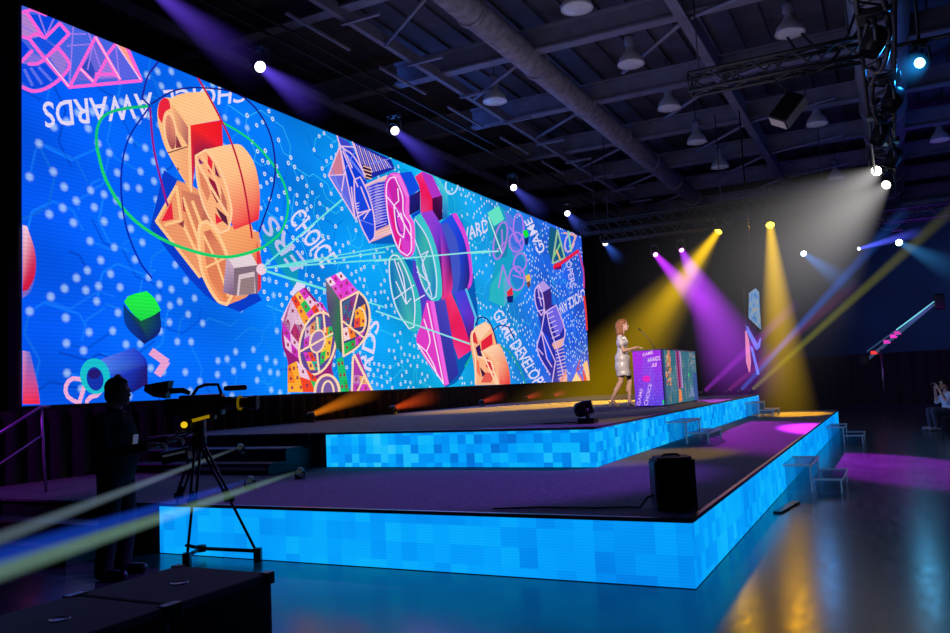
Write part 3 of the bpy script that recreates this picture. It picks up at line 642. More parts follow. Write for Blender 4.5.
bp = N(nt, 'ShaderNodeBump'); bp.inputs['Strength'].default_value = .012; nt.links.new(n2.outputs['Fac'], bp.inputs['Height']); nt.links.new(bp.outputs[0], b.inputs['Normal'])
nt.links.new(b.outputs[0], out.inputs['Surface']); FLOOR = m
struct(MB().box((0, 20, -.1), (44, 66, .2)), 'floor', FLOOR)
# curtain material (vertical pleats)
def drape_mat(name, c):
    m, nt, out = nodes_of(name); b = N(nt, 'ShaderNodeBsdfPrincipled'); tc = N(nt, 'ShaderNodeTexCoord')
    nz = N(nt, 'ShaderNodeTexNoise'); nz.inputs['Scale'].default_value = 3; mp = N(nt, 'ShaderNodeMapping'); mp.inputs['Scale'].default_value = (3, 3, .15)
    nt.links.new(tc.outputs['Object'], mp.inputs[0]); nt.links.new(mp.outputs[0], nz.inputs['Vector'])
    rp = N(nt, 'ShaderNodeValToRGB'); l = L3(c); rp.color_ramp.elements[0].color = tuple(v * .5 for v in l) + (1,); rp.color_ramp.elements[1].color = tuple(v * 1.5 for v in l) + (1,)
    nt.links.new(nz.outputs['Fac'], rp.inputs['Fac']); nt.links.new(rp.outputs[0], b.inputs['Base Color']); b.inputs['Roughness'].default_value = .85
    nt.links.new(b.outputs[0], out.inputs['Surface']); return m
DRAPE = drape_mat('black_drape', (30, 28, 34))
def drape(p0, p1, z0, z1, amp=.06, wl=.35):
    mb = MB(); p0 = Vector(p0); p1 = Vector(p1); d = (p1 - p0); L = d.length; d.normalize(); nrm = Vector((-d.y, d.x)); n = int(L / wl * 6)
    ph = 0; vs = []
    for i in range(n + 1):
        s = L * i / n; a = amp * (sin(2 * pi * s / wl + sin(s * 1.7)) + .3 * sin(s * 3.1)); p = p0 + d * s + nrm * a
        vs += [(p.x, p.y, z0), (p.x, p.y, z1)]
    mb.add(vs, [[2 * i, 2 * i + 2, 2 * i + 3, 2 * i + 1] for i in range(n)], True)
    return mb
WALLM = pmat('dark_hall_wall', (30, 36, 56), .8, var=.2, scale=1.2)
struct(MB().box((-16.1, 20, 5.0), (.2, 66, 10)), 'wall_left', WALLM)
struct(MB().box((0, 50, 5.0), (44, .2, 10)), 'wall_back', pmat('navy_wall', (46, 66, 110), .8, var=.25, scale=.4))
DECK = pmat('ceiling_deck', (58, 58, 74), .8, var=.25, scale=2)
mb = MB(); 
for i in range(56):
    x = -16 + i * .65; mb.box((x, 20, 10.0), (.4, 66, .1)); mb.box((x + .33, 20, 10.08), (.28, 66, .1))
struct(mb, 'ceiling', DECK)
# ceiling steel
STEEL = pmat('painted_steel', (96, 96, 116), .6, .1, var=.2, scale=3)
beams_y = (12.9, 17.0, 21.1, 25.2, 29.3, 33.4, 37.5, 41.6, 45.7)
def ibeam_x(x0, x1, y, z, h, w):
    mb = MB(); L = x1 - x0; cx = (x0 + x1) / 2
    mb.box((cx, y, z), (L, .05, h)); mb.box((cx, y, z + h / 2), (L, w, .05)); mb.box((cx, y, z - h / 2), (L, w, .05)); return mb
nth = ('nearest', 'second nearest', 'third nearest', 'fourth nearest', 'fifth nearest', 'sixth nearest', 'seventh nearest', 'eighth nearest', 'farthest')
for i, y in enumerate(beams_y):
    struct(ibeam_x(-16, 14, y, 9.3, .5, .3), 'trim_%d' % (i + 1), STEEL)
pipe = MB().tube([(-7.0, 2, 9.0), (-7.0, 50, 9.0)], .3, 16)
for k in range(14): pipe.tube([(-7.0, 4 + k * 3.4, 9.0), (-7.0, 4.12 + k * 3.4, 9.0)], .34, 16)
one(pipe, 'ventilation_duct', pmat('duct_lagging', (110, 104, 116), .8, var=.35, scale=5, bump=.4), (-7, 26, 9.0), 'long round lagged duct running away under the ceiling left of the hanging lamps', 'duct')
pipe = MB().tube([(.3, 2, 9.3), (.3, 50, 9.3)], .62, 20)
for k in range(16): pipe.tube([(.3, 3 + k * 3, 9.3), (.3, 3.12 + k * 3, 9.3)], .66, 20)
one(pipe, 'ventilation_duct', pmat('galvanised_duct', (120, 122, 136), .5, .4, var=.15, scale=3), (.3, 26, 9.3), 'large smooth grey duct at the top right behind the black lighting truss', 'duct')
mb = MB(); mb.box((-3.35, 26, 8.9), (.22, 48, .06)); mb.box((-3.35, 26, 9.2), (.04, 48, .6))
struct(mb, 'trim_10', STEEL)
# diagonal knee braces between beams
mb = MB()
for i, y in enumerate(beams_y[:6]):
    mb.tube([(-3.35, y, 8.95), (-5.3, y + 2.0, 8.9)], .05, 6); mb.tube([(-3.35, y, 8.95), (-.9, y - .9, 8.95)], .045, 6)
    mb.tube([(-7.0, y, 8.95), (-9.2, y + 1.6, 8.9)], .045, 6)
struct(mb, 'trim_11', STEEL)
mb = MB()
for x in (-12.5, -9.2): mb.box((x, 26, 9.0), (.12, 48, .25)); 
for k in range(9): mb.box((-8.8, 13 + k * 2.5, 8.8), (.9, .08, .06)); mb.box((-9.5, 12.6 + k * 3.1, 8.55), (.05, 2.0, .05))
struct(mb, 'trim_12', STEEL)
# high bay lamps
LAMPH = pmat('bay_lamp_aluminium', (170, 168, 176), .4, .3, var=.1)
LAMPG = pmat('bay_lamp_glass', (150, 150, 160), .2, 0, var=.1, emit=(60, 60, 76), es=.6)
def bay_lamp():
    t = thing('high_bay_lamp', (0, 0, 0), 'x', 'lamp', 'unlit bell-shaped hanging lamps under the ceiling')
    MB().lathe([(.07, .42), (.09, .38), (.12, .3), (.19, .22), (.26, .13), (.3, .02), (.31, -.02), (.29, -.01)], n=24).build('reflector', LAMPH, t)
    g = MB(); g.lathe([(.001, -.03), (.15, -.035), (.28, -.01)], n=24); g.build('glass_cover', LAMPG, t)
    MB().lathe([(.001, .66), (.11, .66), (.12, .6), (.12, .44), (.07, .41)], n=16).build('ballast_housing', STEEL, t)
    MB().tube([(0, 0, .66), (0, 0, 1.35)], .012, 6).build('hanger', BLKMT, t)
    return t
proto = bay_lamp(); first = True
lamp_spots = [(577, 8, 'topmost pale bell lamp, cut by the top edge of the view above the thick duct'), (631, 64, 'bell lamp right of the thick duct, below the topmost one'), (669, 108, 'bell lamp third from the top in the row beside the thick duct'),
              (697, 142, 'bell lamp fourth from the top in the row beside the thick duct'), (720, 167, 'small distant bell lamp, last and lowest of the row beside the thick duct'),
              (790, 33, 'bell lamp hanging above the black truss with the tilted loudspeaker'), (817, 124, 'bell lamp hanging right of the tilted loudspeaker'), (495, 101, 'dim bell lamp hanging left of the thick duct'),
              (940, 140, 'bell lamp at the right edge of the view below the cyan light'), (756, 118, None), (836, 178, 'distant bell lamp above the white spotlights haze')]
for x, y, lb in lamp_spots:
    if lb is None: continue
    p = on_z(x, y, 8.6)
    if first: proto.location = p; proto['label'] = lb; first = False
    else: dup(proto, p, lb)
# cables looping under the beams
mb = MB()
for a in range(2):
    pts = [(-1.6 + 1.5 * s + a * .25, 18.2, 8.9 - (1.1 - .25 * a) * (1 - (2 * s - 1) ** 2)) for s in [k / 14 for k in range(15)]]
    mb.tube(pts, .03, 6)
one(mb, 'cable', BLKMT, (-1, 18.2, 8.9), 'pair of black cables hanging in a loop behind the tilted loudspeaker', 'cable')

# ================================================================== STAGE
S1, S2 = .49, .965
AX, AY, AL, AF = -1.385, 5.976, -6.663, 22.62
BX, BY, BL, BF = -3.2, 9.268, -7.095, 22.24
def led_tile(name, cell=.117, sd=0.0, gx='X', con=.55):
    m, nt, out = nodes_of(name); tc = N(nt, 'ShaderNodeTexCoord'); em = N(nt, 'ShaderNodeEmission')
    sp = N(nt, 'ShaderNodeSeparateXYZ'); nt.links.new(tc.outputs['Object'], sp.inputs[0])
    def M(op, a, b=None):
        n = N(nt, 'ShaderNodeMath', operation=op)
        for i, v in enumerate((a, b)):
            if v is None: continue
            if isinstance(v, (int, float)): n.inputs[i].default_value = v
            else: nt.links.new(v, n.inputs[i])
        return n.outputs[0]
    h = sp.outputs[gx]; z = sp.outputs['Z']
    cb = N(nt, 'ShaderNodeCombineXYZ')
    nt.links.new(M('FLOOR', M('DIVIDE', h, cell)), cb.inputs[0]); nt.links.new(M('FLOOR', M('DIVIDE', M('ADD', z, 10.0), cell)), cb.inputs[1]); cb.inputs[2].default_value = sd
    wn = N(nt, 'ShaderNodeTexWhiteNoise', noise_dimensions='3D'); nt.links.new(cb.outputs[0], wn.inputs['Vector'])
    nz = N(nt, 'ShaderNodeTexNoise'); nz.inputs['Scale'].default_value = .55; nt.links.new(tc.outputs['Object'], nz.inputs['Vector'])
    f = M('ADD', M('MULTIPLY', wn.outputs['Value'], con), M('MULTIPLY', nz.outputs['Fac'], .98 - con * .9))
    rp = N(nt, 'ShaderNodeValToRGB'); nt.links.new(f, rp.inputs['Fac'])
    cr_ = rp.color_ramp; cr_.elements[0].position = .2; cr_.elements[0].color = L4((6, 112, 214)); cr_.elements[1].position = .92; cr_.elements[1].color = L4((92, 214, 252))
    for p, c_ in ((.32, (2, 138, 240)), (.5, (4, 160, 255)), (.68, (12, 182, 255)), (.8, (40, 196, 255))):
        e = cr_.elements.new(p); e.color = L4(c_)
    wv = N(nt, 'ShaderNodeTexWave', wave_type='BANDS', bands_direction='Z'); wv.inputs['Scale'].default_value = 14; nt.links.new(tc.outputs['Object'], wv.inputs['Vector'])
    mr = N(nt, 'ShaderNodeMapRange'); mr.inputs['To Min'].default_value = .93; mr.inputs['To Max'].default_value = 1.04
    nt.links.new(wv.outputs['Fac'], mr.inputs['Value']); nt.links.new(mr.outputs[0], em.inputs['Strength']); nt.links.new(rp.outputs[0], em.inputs['Color'])
    nt.links.new(em.outputs[0], out.inputs['Surface']); return m
# deck carpet
CARPET = pmat('deck_carpet', (88, 84, 94), .8, var=.4, scale=22, bump=.15)
SKIRT = pmat('black_skirt', (14, 14, 18), .85)
EDGE = pmat('edge_trim', (120, 118, 126), .3, .8)
LF = led_tile('led_blue_front', .155, sd=1.0, con=.22); LS = led_tile('led_blue_side', .15, sd=2.0, gx='Y', con=.24)
LF2 = led_tile('led_blue_front_upper', sd=5.0, con=.52); LS2 = led_tile('led_blue_side_upper', sd=8.0, gx='Y', con=.5)
def platform(name, x0, x1, y0, y1, zb, zt, xl, m1, m2, label):
    t = thing(name, ((x0 + x1) / 2, (y0 + y1) / 2, zb), label, 'stage')
    MB().box(((x0 + x1) / 2 - .0, (y0 + y1) / 2, (zb + zt) / 2 - .02), (x1 - x0 - .06, y1 - y0 - .06, zt - zb - .04)).build('deck_base', SKIRT, t)
    MB().box(((x0 + x1) / 2, (y0 + y1) / 2, zt - .012), (x1 - x0, y1 - y0, .024)).build('deck_surface', CARPET, t)
    # panels of the LED fascia
    mb = MB(); e = .004
    mb.add([(xl, y0 - e, zb + .006), (x1 + e, y0 - e, zb + .006), (x1 + e, y0 - e, zt - .03), (xl, y0 - e, zt - .03)], [[0, 1, 2, 3]])
    tag(mb.build('fascia_screen', m1, t), 'glowing blue mosaic panel facing the camera')
    mb = MB(); mb.add([(x1 + e, y0 - e, zb + .006), (x1 + e, y1, zb + .006), (x1 + e, y1, zt - .03), (x1 + e, y0 - e, zt - .03)], [[0, 1, 2, 3]])
    tag(mb.build('fascia_screen', m2, t), 'glowing blue mosaic panel running away along the audience side')
    mb = MB(); mb.box(((xl + x1) / 2, y0, zt - .012), (x1 - xl + .02, .035, .03)); mb.box((x1, (y0 + y1) / 2, zt - .012), (.035, y1 - y0, .03))
    mb.build('edge_trim', EDGE, t)
    if zb > 0:
        MB().box((-8.1, (y1 + 30) / 2, zt - .1), (5.0, 30 - y1 - .01, .2)).build('rear_deck', CARPET, t)
    return t
platform('lower_stage', -10.6, AX, AY, AF, 0, S1, AL, LF, LS, 'long lower stage tier with glowing blue mosaic sides and dark deck')
platform('upper_stage', -10.6, BX, BY, BF, S1, S2, BL, LF2, LS2, 'upper stage tier with glowing blue mosaic sides, carrying the podium')

# curtain under and beside the video wall
one(drape((-10.62, 3.0), (-10.62, 31.0), .02, SZ0 - .06), 'stage_curtain', DRAPE, (-10.62, 17, 0), 'black pleated curtain hanging below the video wall', 'curtain')
one(drape((-11.3, 1.0), (-11.3, SY0 - .1), .02, 9), 'stage_curtain', DRAPE, (-11.3, 4, 0), 'tall dark curtain at the far left beside the video wall', 'curtain')
one(drape((-11.5, 35.0), (-4.2, 36.5), .02, 7.8, .08, .5), 'stage_curtain', DRAPE, (-7.5, 32, 0), 'dark curtain closing the stage behind the woman and podium', 'curtain')
one(drape((-6.0, 36.0), (10, 35.0), .02, 2.05, .06, .5), 'stage_curtain', DRAPE, (2, 35.5, 0), 'low black curtain across the far right end of the hall', 'curtain')

# side stairs, left of upper tier
st = thing('stage_stairs', (-8.6, 9.0, S1), 'dark steps up to the upper tier at the left end of its blue panel', 'stairs')
for k, (z, yd) in enumerate(((.64, .75), (.805, .42))):
    x1 = -7.2 - .1 * (1 - k)
    s_ = MB().box((-8.6, BY - yd, z - .02), (2.6, .34, .04), bevel=.008).build('tread', BLACK, st)
    MB().box((-8.6, BY - yd - .165, z - .012), (2.6, .012, .018)).build('nosing', pmat('nosing_strip', (96, 96, 120), .4), s_)
for x in (-9.86, -7.34):
    MB().prism([(-.95, 0), (-.95, .11), (-.6, .11), (-.6, .28), (-.1, .28), (-.1, .46), (-.06, .46), (-.06, 0)], .03, (x, BY, S1 + .005), Matrix(((0, 0, 1), (1, 0, 0), (0, 1, 0)))).build('side_panel', BLACK, st)
# stairs with handrail at far left of lower tier
st = thing('stage_stairs', (-8.2, 5.4, 0), 'dark steps with a handrail at the far left, behind the camera operator', 'stairs')
NOS = pmat('step_edge_strip', (110, 70, 90), .4)
for k, (z, yd) in enumerate(((.17, .66), (.33, .36))):
    s_ = MB().box((-8.3, AY - yd + .1, z - .02), (2.4, .32, .04), bevel=.008).build('tread', BLACK, st)
    MB().box((-8.3, AY - yd - .065, z - .012), (2.4, .012, .02)).build('nosing', NOS, s_)
for x in (-9.5, -7.1):
    MB().prism([(-.75, 0), (-.75, .13), (-.42, .13), (-.42, .29), (-.05, .29), (-.05, 0)], .03, (x, AY, .003), Matrix(((0, 0, 1), (1, 0, 0), (0, 1, 0)))).build('side_panel', BLACK, st)
RAIL = pmat('handrail_metal', (170, 150, 190), .35, .3)
hr = thing('handrail', tuple(on_z(46, 492, S1)), 'grey metal handrail sloping down at the far left', 'handrail')
pA = on_z(46, 492, S1); dA = pA.x
pT = on_x(41, 407, pA.x); pL = on_x(-30, 452, pA.x)
MB().tube([pA, pT], .018, 8).build('post', RAIL, hr); MB().tube([pT + Vector((0, .12, .0)), pT, pL], .02, 8).build('rail', RAIL, hr)
mb = MB().tube([pT - Vector((0, 0, .35)), pL - Vector((0, 0, .35))], .012, 8); mb.build('middle_rail', RAIL, hr)
pB = Vector((pL.x, pL.y + .1, 0)); MB().tube([(pL.x, pL.y + .05, .0), (pL.x, pL.y + .05, pL.z + .03)], .018, 8).build('post', RAIL, hr)

# acrylic steps on the audience side
m, nt, out = nodes_of('clear_acrylic'); tr = N(nt, 'ShaderNodeBsdfTransparent'); gl = N(nt, 'ShaderNodeBsdfGlossy'); gl.inputs['Roughness'].default_value = .15
tr.inputs[0].default_value = (.72, .76, .82, 1); df = N(nt, 'ShaderNodeBsdfDiffuse'); df.inputs[0].default_value = (.5, .55, .62, 1)
nz = N(nt, 'ShaderNodeTexNoise'); nz.inputs['Scale'].default_value = 9; mr = N(nt, 'ShaderNodeMapRange'); mr.inputs['To Min'].default_value = .08; mr.inputs['To Max'].default_value = .2
nt.links.new(nz.outputs['Fac'], mr.inputs['Value']); mx = N(nt, 'ShaderNodeMixShader'); mx.inputs[0].default_value = .4
nt.links.new(gl.outputs[0], mx.inputs[1]); nt.links.new(df.outputs[0], mx.inputs[2]); m2 = N(nt, 'ShaderNodeMixShader'); nt.links.new(mr.outputs[0], m2.inputs[0]); nt.links.new(tr.outputs[0], m2.inputs[1]); nt.links.new(mx.outputs[0], m2.inputs[2]); nt.links.new(m2.outputs[0], out.inputs['Surface'])
ACR = m
ACE = pmat('acrylic_edge', (170, 180, 200), .2, 0, emit=(90, 110, 140), es=.25)
def acrylic_step(base, w, steps, label, flip=1):
    t = thing('acrylic_step', base, label, 'step', 'clear acrylic steps along the audience side')
    bx, by, bz = base
    for (d0, d1, h) in steps:
        MB().box((bx + (d0 + d1) / 2, by, bz + h - .01), (d1 - d0, w, .02)).build('tread', ACR, t)
        e = MB(); 
        for yy in (-w / 2, w / 2): e.box((bx + (d0 + d1) / 2, by + yy, bz + h - .01), (d1 - d0, .012, .024))
        e.box((bx + d1, by, bz + h - .01), (.012, w, .024)); e.build('tread_edge', ACE, t)
        for yy in (-w / 2, w / 2):
            MB().box((bx + d1 - .02, by + yy, bz + h / 2), (.02, .02, h)).build('leg', ACE, t)
        for yy in (-w / 2 + .012, w / 2 - .012):
            MB().box((bx + (d0 + d1) / 2, by + yy, bz + h / 2 - .01), (d1 - d0 - .05, .012, h - .03)).build('side_panel', ACR, t)
    return t
acrylic_step((BX + .02, 13.0, S1), .95, [(0, .32, .34), (.32, .64, .17)], 'clear acrylic steps against the upper tier, nearest the black floor monitor')
acrylic_step((BX + .02, 20.3, S1), 1.0, [(0, .32, .34), (.32, .64, .17)], 'clear acrylic steps at the far end of the upper tier')
acrylic_step((AX + .02, 11.6, 0), 1.1, [(0, .34, .34), (.34, .68, .17)], 'clear acrylic steps on the floor against the lower tier, nearest to the camera')
acrylic_step((AX + .02, 18.8, 0), 1.1, [(0, .34, .34), (.34, .68, .17)], 'clear yellow-lit acrylic steps at the far end of the lower tier')

# ================================================================== PODIUM
PX, PY0 = -3.92, 15.45
PY1 = 18.35; PW = .56; PH = 1.06; PZ = S2
pod = thing('podium', (PX - PW / 2, (PY0 + PY1) / 2, PZ), 'wide podium wrapped in purple and teal circuit graphics with a microphone', 'podium')
PBODY = pmat('podium_body', (30, 34, 50), .5)
MB().box((PX - PW / 2, (PY0 + PY1) / 2, PZ + PH / 2), (PW, PY1 - PY0, PH), bevel=.01).build('cabinet', PBODY, pod)
MB().box((PX - PW / 2, (PY0 + PY1) / 2, PZ + PH + .012), (PW + .03, PY1 - PY0 + .03, .024), bevel=.006).build('top_panel', pmat('podium_top', (90, 80, 130), .4), pod)
def panel_picture(axis):
    if axis == 'X':  # end panel facing the camera, plane Y = PY0
        return Picture(lambda x, y: on_y(x, y, PY0 - .012), (0, 2), (PX - PW + .005, PZ + .02), (PX - .005, PZ + PH), (0, -1, 0), PY0 - .012, .0003)
    return Picture(lambda x, y: on_x(x, y, PX + .012), (1, 2), (PY0 + .005, PZ + .02), (PY1 - .005, PZ + PH), (1, 0, 0), PX + .012, .0003)
pe = panel_picture('X'); x0, x1 = PX - PW, PX; H0, H1 = PZ, PZ + PH
def U(u, v): return (x0 + (x1 - x0) * u, H0 + PH * v)
pe.plane([U(0, 0), U(1, 0), U(1, 1), U(0, 1)], [L3((88, 60, 216)), L3((90, 70, 226)), L3((160, 50, 226)), L3((176, 44, 226))])
pe.layer += 1
for k in range(150):
    u, v = rnd.random(), rnd.random(); s_ = .012
    if u > .5 or v < .5 or rnd.random() < .3:
        pe.plane([U(u, v), U(u + s_, v), U(u + s_, v + s_), U(u, v + s_)], [L3((150, 150, 240))] * 4)
for k in range(8):
    u = .28 + .05 * k; pe.plane([U(u, .1), U(u + .012, .1), U(u + .1, .9), U(u + .088, .9)], [L3((120, 100, 240))] * 4)
pe.layer += 1
pe.plane([U(.44 + .14 * cos(a), .5 + .06 * sin(a)) for a in [k * pi / 6 for k in range(12)]], [L3((226, 40, 190))] * 12)
def U2(u, v): return U(u, v)
def ptxt(P, s_, bl, br, tr, tl, col):
    un = P.un; P.un = lambda x, y: {'X': Vector((U(x, y)[0], 0, U(x, y)[1]))}['X']; P.text(s_, bl, br, tr, tl, col); P.un = un
ptxt(pe, 'GAME', (.36, .9), (.72, .94), (.72, 1.0), (.36, .96), (236, 200, 244)); ptxt(pe, 'AWARDS', (.52, .79), (.95, .82), (.95, .9), (.52, .86), (240, 206, 246)); ptxt(pe, 'AB', (.63, .7), (.82, .71), (.84, .78), (.66, .77), (250, 190, 240))
ptxt(pe, 'CHOICE', (.42, .02), (.62, .4), (.52, .42), (.28, .04), (220, 180, 246)); ptxt(pe, 'GAME', (.16, .02), (.3, .32), (.2, .34), (.04, .04), (214, 170, 244))
pe.plane([U(.93, .1), U(1, .12), U(1, .04), U(.94, .03)], [L3((30, 200, 110))] * 4)
tag(pe.build('graphic_panel', GLOWPIX, pod, pod.location), 'purple end panel with pale lettering')  # printed panel made to glow by an emissive material
pt = panel_picture('Y')
def W(u, v): return (PY0 + (PY1 - PY0) * u, H0 + PH * v)
def pw(poly, col): pt.plane([W(*p) for p in poly], [L3(col)] * len(poly))
pw([(0, 0), (1, 0), (1, 1), (0, 1)], (56, 108, 128)); pt.layer += 1
pw([(0, 0), (.05, 0), (.05, 1), (0, 1)], (54, 70, 124))
for k in range(170):
    u = rnd.uniform(.05, .98); v = rnd.uniform(0, .8); h = rnd.uniform(.05, .3); pw([(u, v), (u + .008, v), (u + .008, v + h), (u, v + h)], rnd.choice(((84, 136, 146), (110, 130, 160), (40, 86, 116), (130, 150, 150), (90, 90, 120), (150, 130, 120))))
pt.layer += 1
for k in range(46):
    u = rnd.uniform(.06, .2); v = rnd.uniform(.34, .9); pw([(u, v), (u + .035, v + .02), (u + .03, v + .07), (u - .005, v + .05)], rnd.choice(((214, 130, 90), (176, 80, 110), (190, 160, 90), (110, 110, 80), (220, 170, 150))))
pw([(.16, .6), (.21, .6), (.2, 1), (.15, 1)], (214, 130, 80))
for u, cc in ((.38, (170, 80, 150)), (.41, (70, 30, 80)), (.44, (176, 40, 100)), (.48, (120, 100, 190)), (.5, (190, 150, 190))): pw([(u, .3), (u + .028, .28), (u + .02, 1), (u - .01, 1)], cc)
pw([(.38, .03), (.48, .05), (.47, .25), (.4, .28)], (236, 130, 80))
for k in range(40):
    u = rnd.uniform(.78, .96); v = rnd.uniform(.6, .97); pw([(u, v), (u + .02, v), (u + .02, v + .03), (u, v + .03)], rnd.choice(((150, 130, 110), (120, 150, 140), (170, 140, 160), (80, 110, 130))))
pw([(.84, 0), (1, 0), (1, .55), (.9, .6)], (60, 84, 150)); pw([(.72, .5), (.76, .5), (.76, .58), (.72, .58)], (50, 190, 110)); pw([(.7, .1), (.9, .1), (.8, .35)], (110, 130, 170))
tag(pt.build('graphic_panel', GLOWPIX, pod, pod.location), 'teal front panel with coloured vertical strips')  # this print glows by itself too, not lit by lamps
# microphone on the podium
bm_ = on_x(672, 351, -4.3); base = Vector((-4.3, 16.6, PZ + PH + .025)); top = on_x(659, 335, -4.3); top = Vector((-4.45, 16.0, 2.46))
mic = thing('microphone', base, 'thin gooseneck microphone leaning over the podium top', 'microphone')
MB().lathe([(.001, .03), (.05, .03), (.06, .0)], base, n=16).build('base', BLKMT, mic)
MB().tube([base, base + (top - base) * .5 + Vector((0, 0, .04)), top], [.008, .006, .005], 8).build('gooseneck', GREYMT, mic)
MB().lathe([(.001, .07), (.012, .06), (.014, .02), (.01, -.02), (.001, -.02)], top, axis=(top - base), n=12).build('capsule', BLKPL, mic)

# ================================================================== FIGURES
def fused(prims, voxel, smooth=4):
    """fuse capsules and ellipsoids into one continuous skin; returns (verts, faces)"""
    bm = bmesh.new()
    for p in prims:
        if p[0] == 'c':
            _, a, b, ra, rb = p; a = Vector(a); b = Vector(b); d = b - a
            if d.length < 1e-5: continue
            R = rot_to(d).to_4x4()
            bmesh.ops.create_cone(bm, cap_ends=True, segments=20, radius1=ra, radius2=rb, depth=d.length, matrix=Matrix.Translation((a + b) / 2) @ R)
            for q, r in ((a, ra), (b, rb)): bmesh.ops.create_icosphere(bm, subdivisions=2, radius=r * 1.0, matrix=Matrix.Translation(q))
        else:
            _, c_, rad, *rt = p
            R = rt[0].to_4x4() if rt else Matrix.Identity(4)
            bmesh.ops.create_icosphere(bm, subdivisions=3, radius=1, matrix=Matrix.Translation(Vector(c_)) @ R @ Matrix.Diagonal((*rad, 1)))
    me = bpy.data.meshes.new('f'); bm.to_mesh(me); bm.free()
    ob = bpy.data.objects.new('f', me); COL.objects.link(ob)
    r = ob.modifiers.new('r', 'REMESH'); r.mode = 'VOXEL'; r.voxel_size = voxel
    s = ob.modifiers.new('s', 'SMOOTH'); s.factor = .5; s.iterations = smooth
    dg = bpy.context.evaluated_depsgraph_get(); e = ob.evaluated_get(dg); em_ = e.to_mesh()
    vs = [v.co.copy() for v in em_.vertices]; fs = [list(p.vertices) for p in em_.polygons]
    e.to_mesh_clear(); bpy.data.objects.remove(ob); bpy.data.meshes.remove(me)
    return vs, fs
def fused_part(prims, voxel, name, mat, parent, xf, smooth=4, cut=None):
    vs, fs = fused(prims, voxel, smooth)
    if cut: fs = [f for f in fs if all(cut(vs[i]) for i in f)]
    mb = MB(); mb.add([xf(v) for v in vs], fs, True)
    return mb.build(name, mat, parent)
def hand(w, fwd, side, up, curl=.5, s=1.0):
    """palm, four fingers of different lengths and a thumb leaving the side of the palm"""
    w = Vector(w); fwd = Vector(fwd).normalized(); side = Vector(side).normalized(); up = Vector(up).normalized(); P = []
    P.append(('c', w, w + fwd * .03 * s, .026 * s, .03 * s))
    for k, (o, l) in enumerate(((-.03, .070), (-.01, .080), (.01, .075), (.03, .060))):
        k0 = w + fwd * .085 * s + side * o * s; P.append(('c', w + fwd * .02 * s + side * o * .7 * s, k0, .016 * s, .0125 * s))
        d1 = (fwd * cos(curl) - up * sin(curl)); k1 = k0 + d1 * l * .5 * s; d2 = (fwd * cos(curl * 2.2) - up * sin(curl * 2.2)); k2 = k1 + d2 * l * .5 * s
        P += [('c', k0, k1, .0095 * s, .009 * s), ('c', k1, k2, .009 * s, .0075 * s)]
    t0 = w + fwd * .03 * s - side * .025 * s; t1 = t0 + (fwd * .6 - side * .8).normalized() * .04 * s; t2 = t1 + (fwd * .9 - side * .2 - up * .3).normalized() * .035 * s
    P += [('c', t0, t1, .014 * s, .012 * s), ('c', t1, t2, .011 * s, .009 * s)]
    return P
def head(c, f, s=1.0, tilt=0):
    """head facing +x in its local frame, centre c; returns prims, chin etc."""
    c = Vector(c); P = []
    e = lambda o, r: P.append(('e', c + Vector(o) * s, tuple(v * s for v in r)))
    e((-.01, 0, .03), (.096, .074, .092)); e((.03, 0, -.03), (.062, .058, .075)); e((.055, 0, -.085), (.034, .036, .028))
    e((.083, 0, -.012), (.02, .012, .026)); e((.096, 0, -.026), (.016, .013, .012)); e((.078, 0, -.058), (.018, .026, .008)); e((.076, 0, -.07), (.016, .022, .008))
    e((.072, .03, .022), (.018, .02, .008)); e((.072, -.03, .022), (.018, .02, .008)); e((.0, .077, -.005), (.018, .01, .032)); e((.0, -.077, -.005), (.018, .01, .032))
    return P
def rotz(a): return Matrix.Rotation(a, 3, 'Z')

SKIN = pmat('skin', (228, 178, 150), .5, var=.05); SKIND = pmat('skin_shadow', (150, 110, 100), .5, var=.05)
# ---- woman on stage (local: x forward, y left, z up)
wp = on_z(626, 406.5, S2); WP = Vector((wp.x, wp.y, S2)); wy = radians(12)
xf = lambda v: WP + rotz(wy) @ Vector(v)
wm = thing('person', WP, 'woman in a short silver dress and heels with long reddish hair behind the podium', 'person')
hd = (.05, 0, 1.62)
body = head(hd, 1, .95) + [('c', (.0, 0, 1.42), (.03, 0, 1.56), .05, .046), ('c', (-.02, -.13, 1.38), (-.02, .13, 1.38), .055, .055), ('e', (0, 0, 1.27), (.1, .15, .16)), ('e', (0, 0, 1.1), (.085, .12, .12)), ('e', (-.01, 0, .96), (.115, .165, .13)),
    ('c', (.0, .08, .92), (.1, .08, .52), .085, .05), ('c', (.1, .08, .5), (.07, .08, .12), .052, .03), ('c', (.1, .08, .48), (.06, .08, .32), .05, .048), ('c', (.06, .08, .11), (.17, .08, .035), .032, .022),
    ('c', (-.02, -.08, .92), (-.06, -.08, .52), .085, .05), ('c', (-.06, -.08, .5), (-.26, -.08, .15), .052, .03), ('c', (-.09, -.08, .46), (-.17, -.08, .32), .048, .046), ('c', (-.26, -.08, .14), (-.16, -.08, .035), .032, .022),
    ('c', (-.02, .17, 1.36), (.06, .21, 1.1), .045, .036), ('c', (.06, .21, 1.1), (.27, .15, 1.16), .036, .024), ('c', (-.02, -.17, 1.36), (.04, -.22, 1.1), .045, .036), ('c', (.04, -.22, 1.1), (.26, -.16, 1.15), .036, .024)]
body += hand((.27, .15, 1.165), (1, -.1, -.05), (0, 1, 0), (0, 0, 1), .25, .85) + hand((.26, -.16, 1.155), (1, .1, -.05), (0, -1, 0), (0, 0, 1), .25, .85)
fused_part(body, .009, 'body', SKIN, wm, xf, 2)
DRS = pmat('silver_satin', (236, 226, 226), .4, .1, var=.12, scale=20)
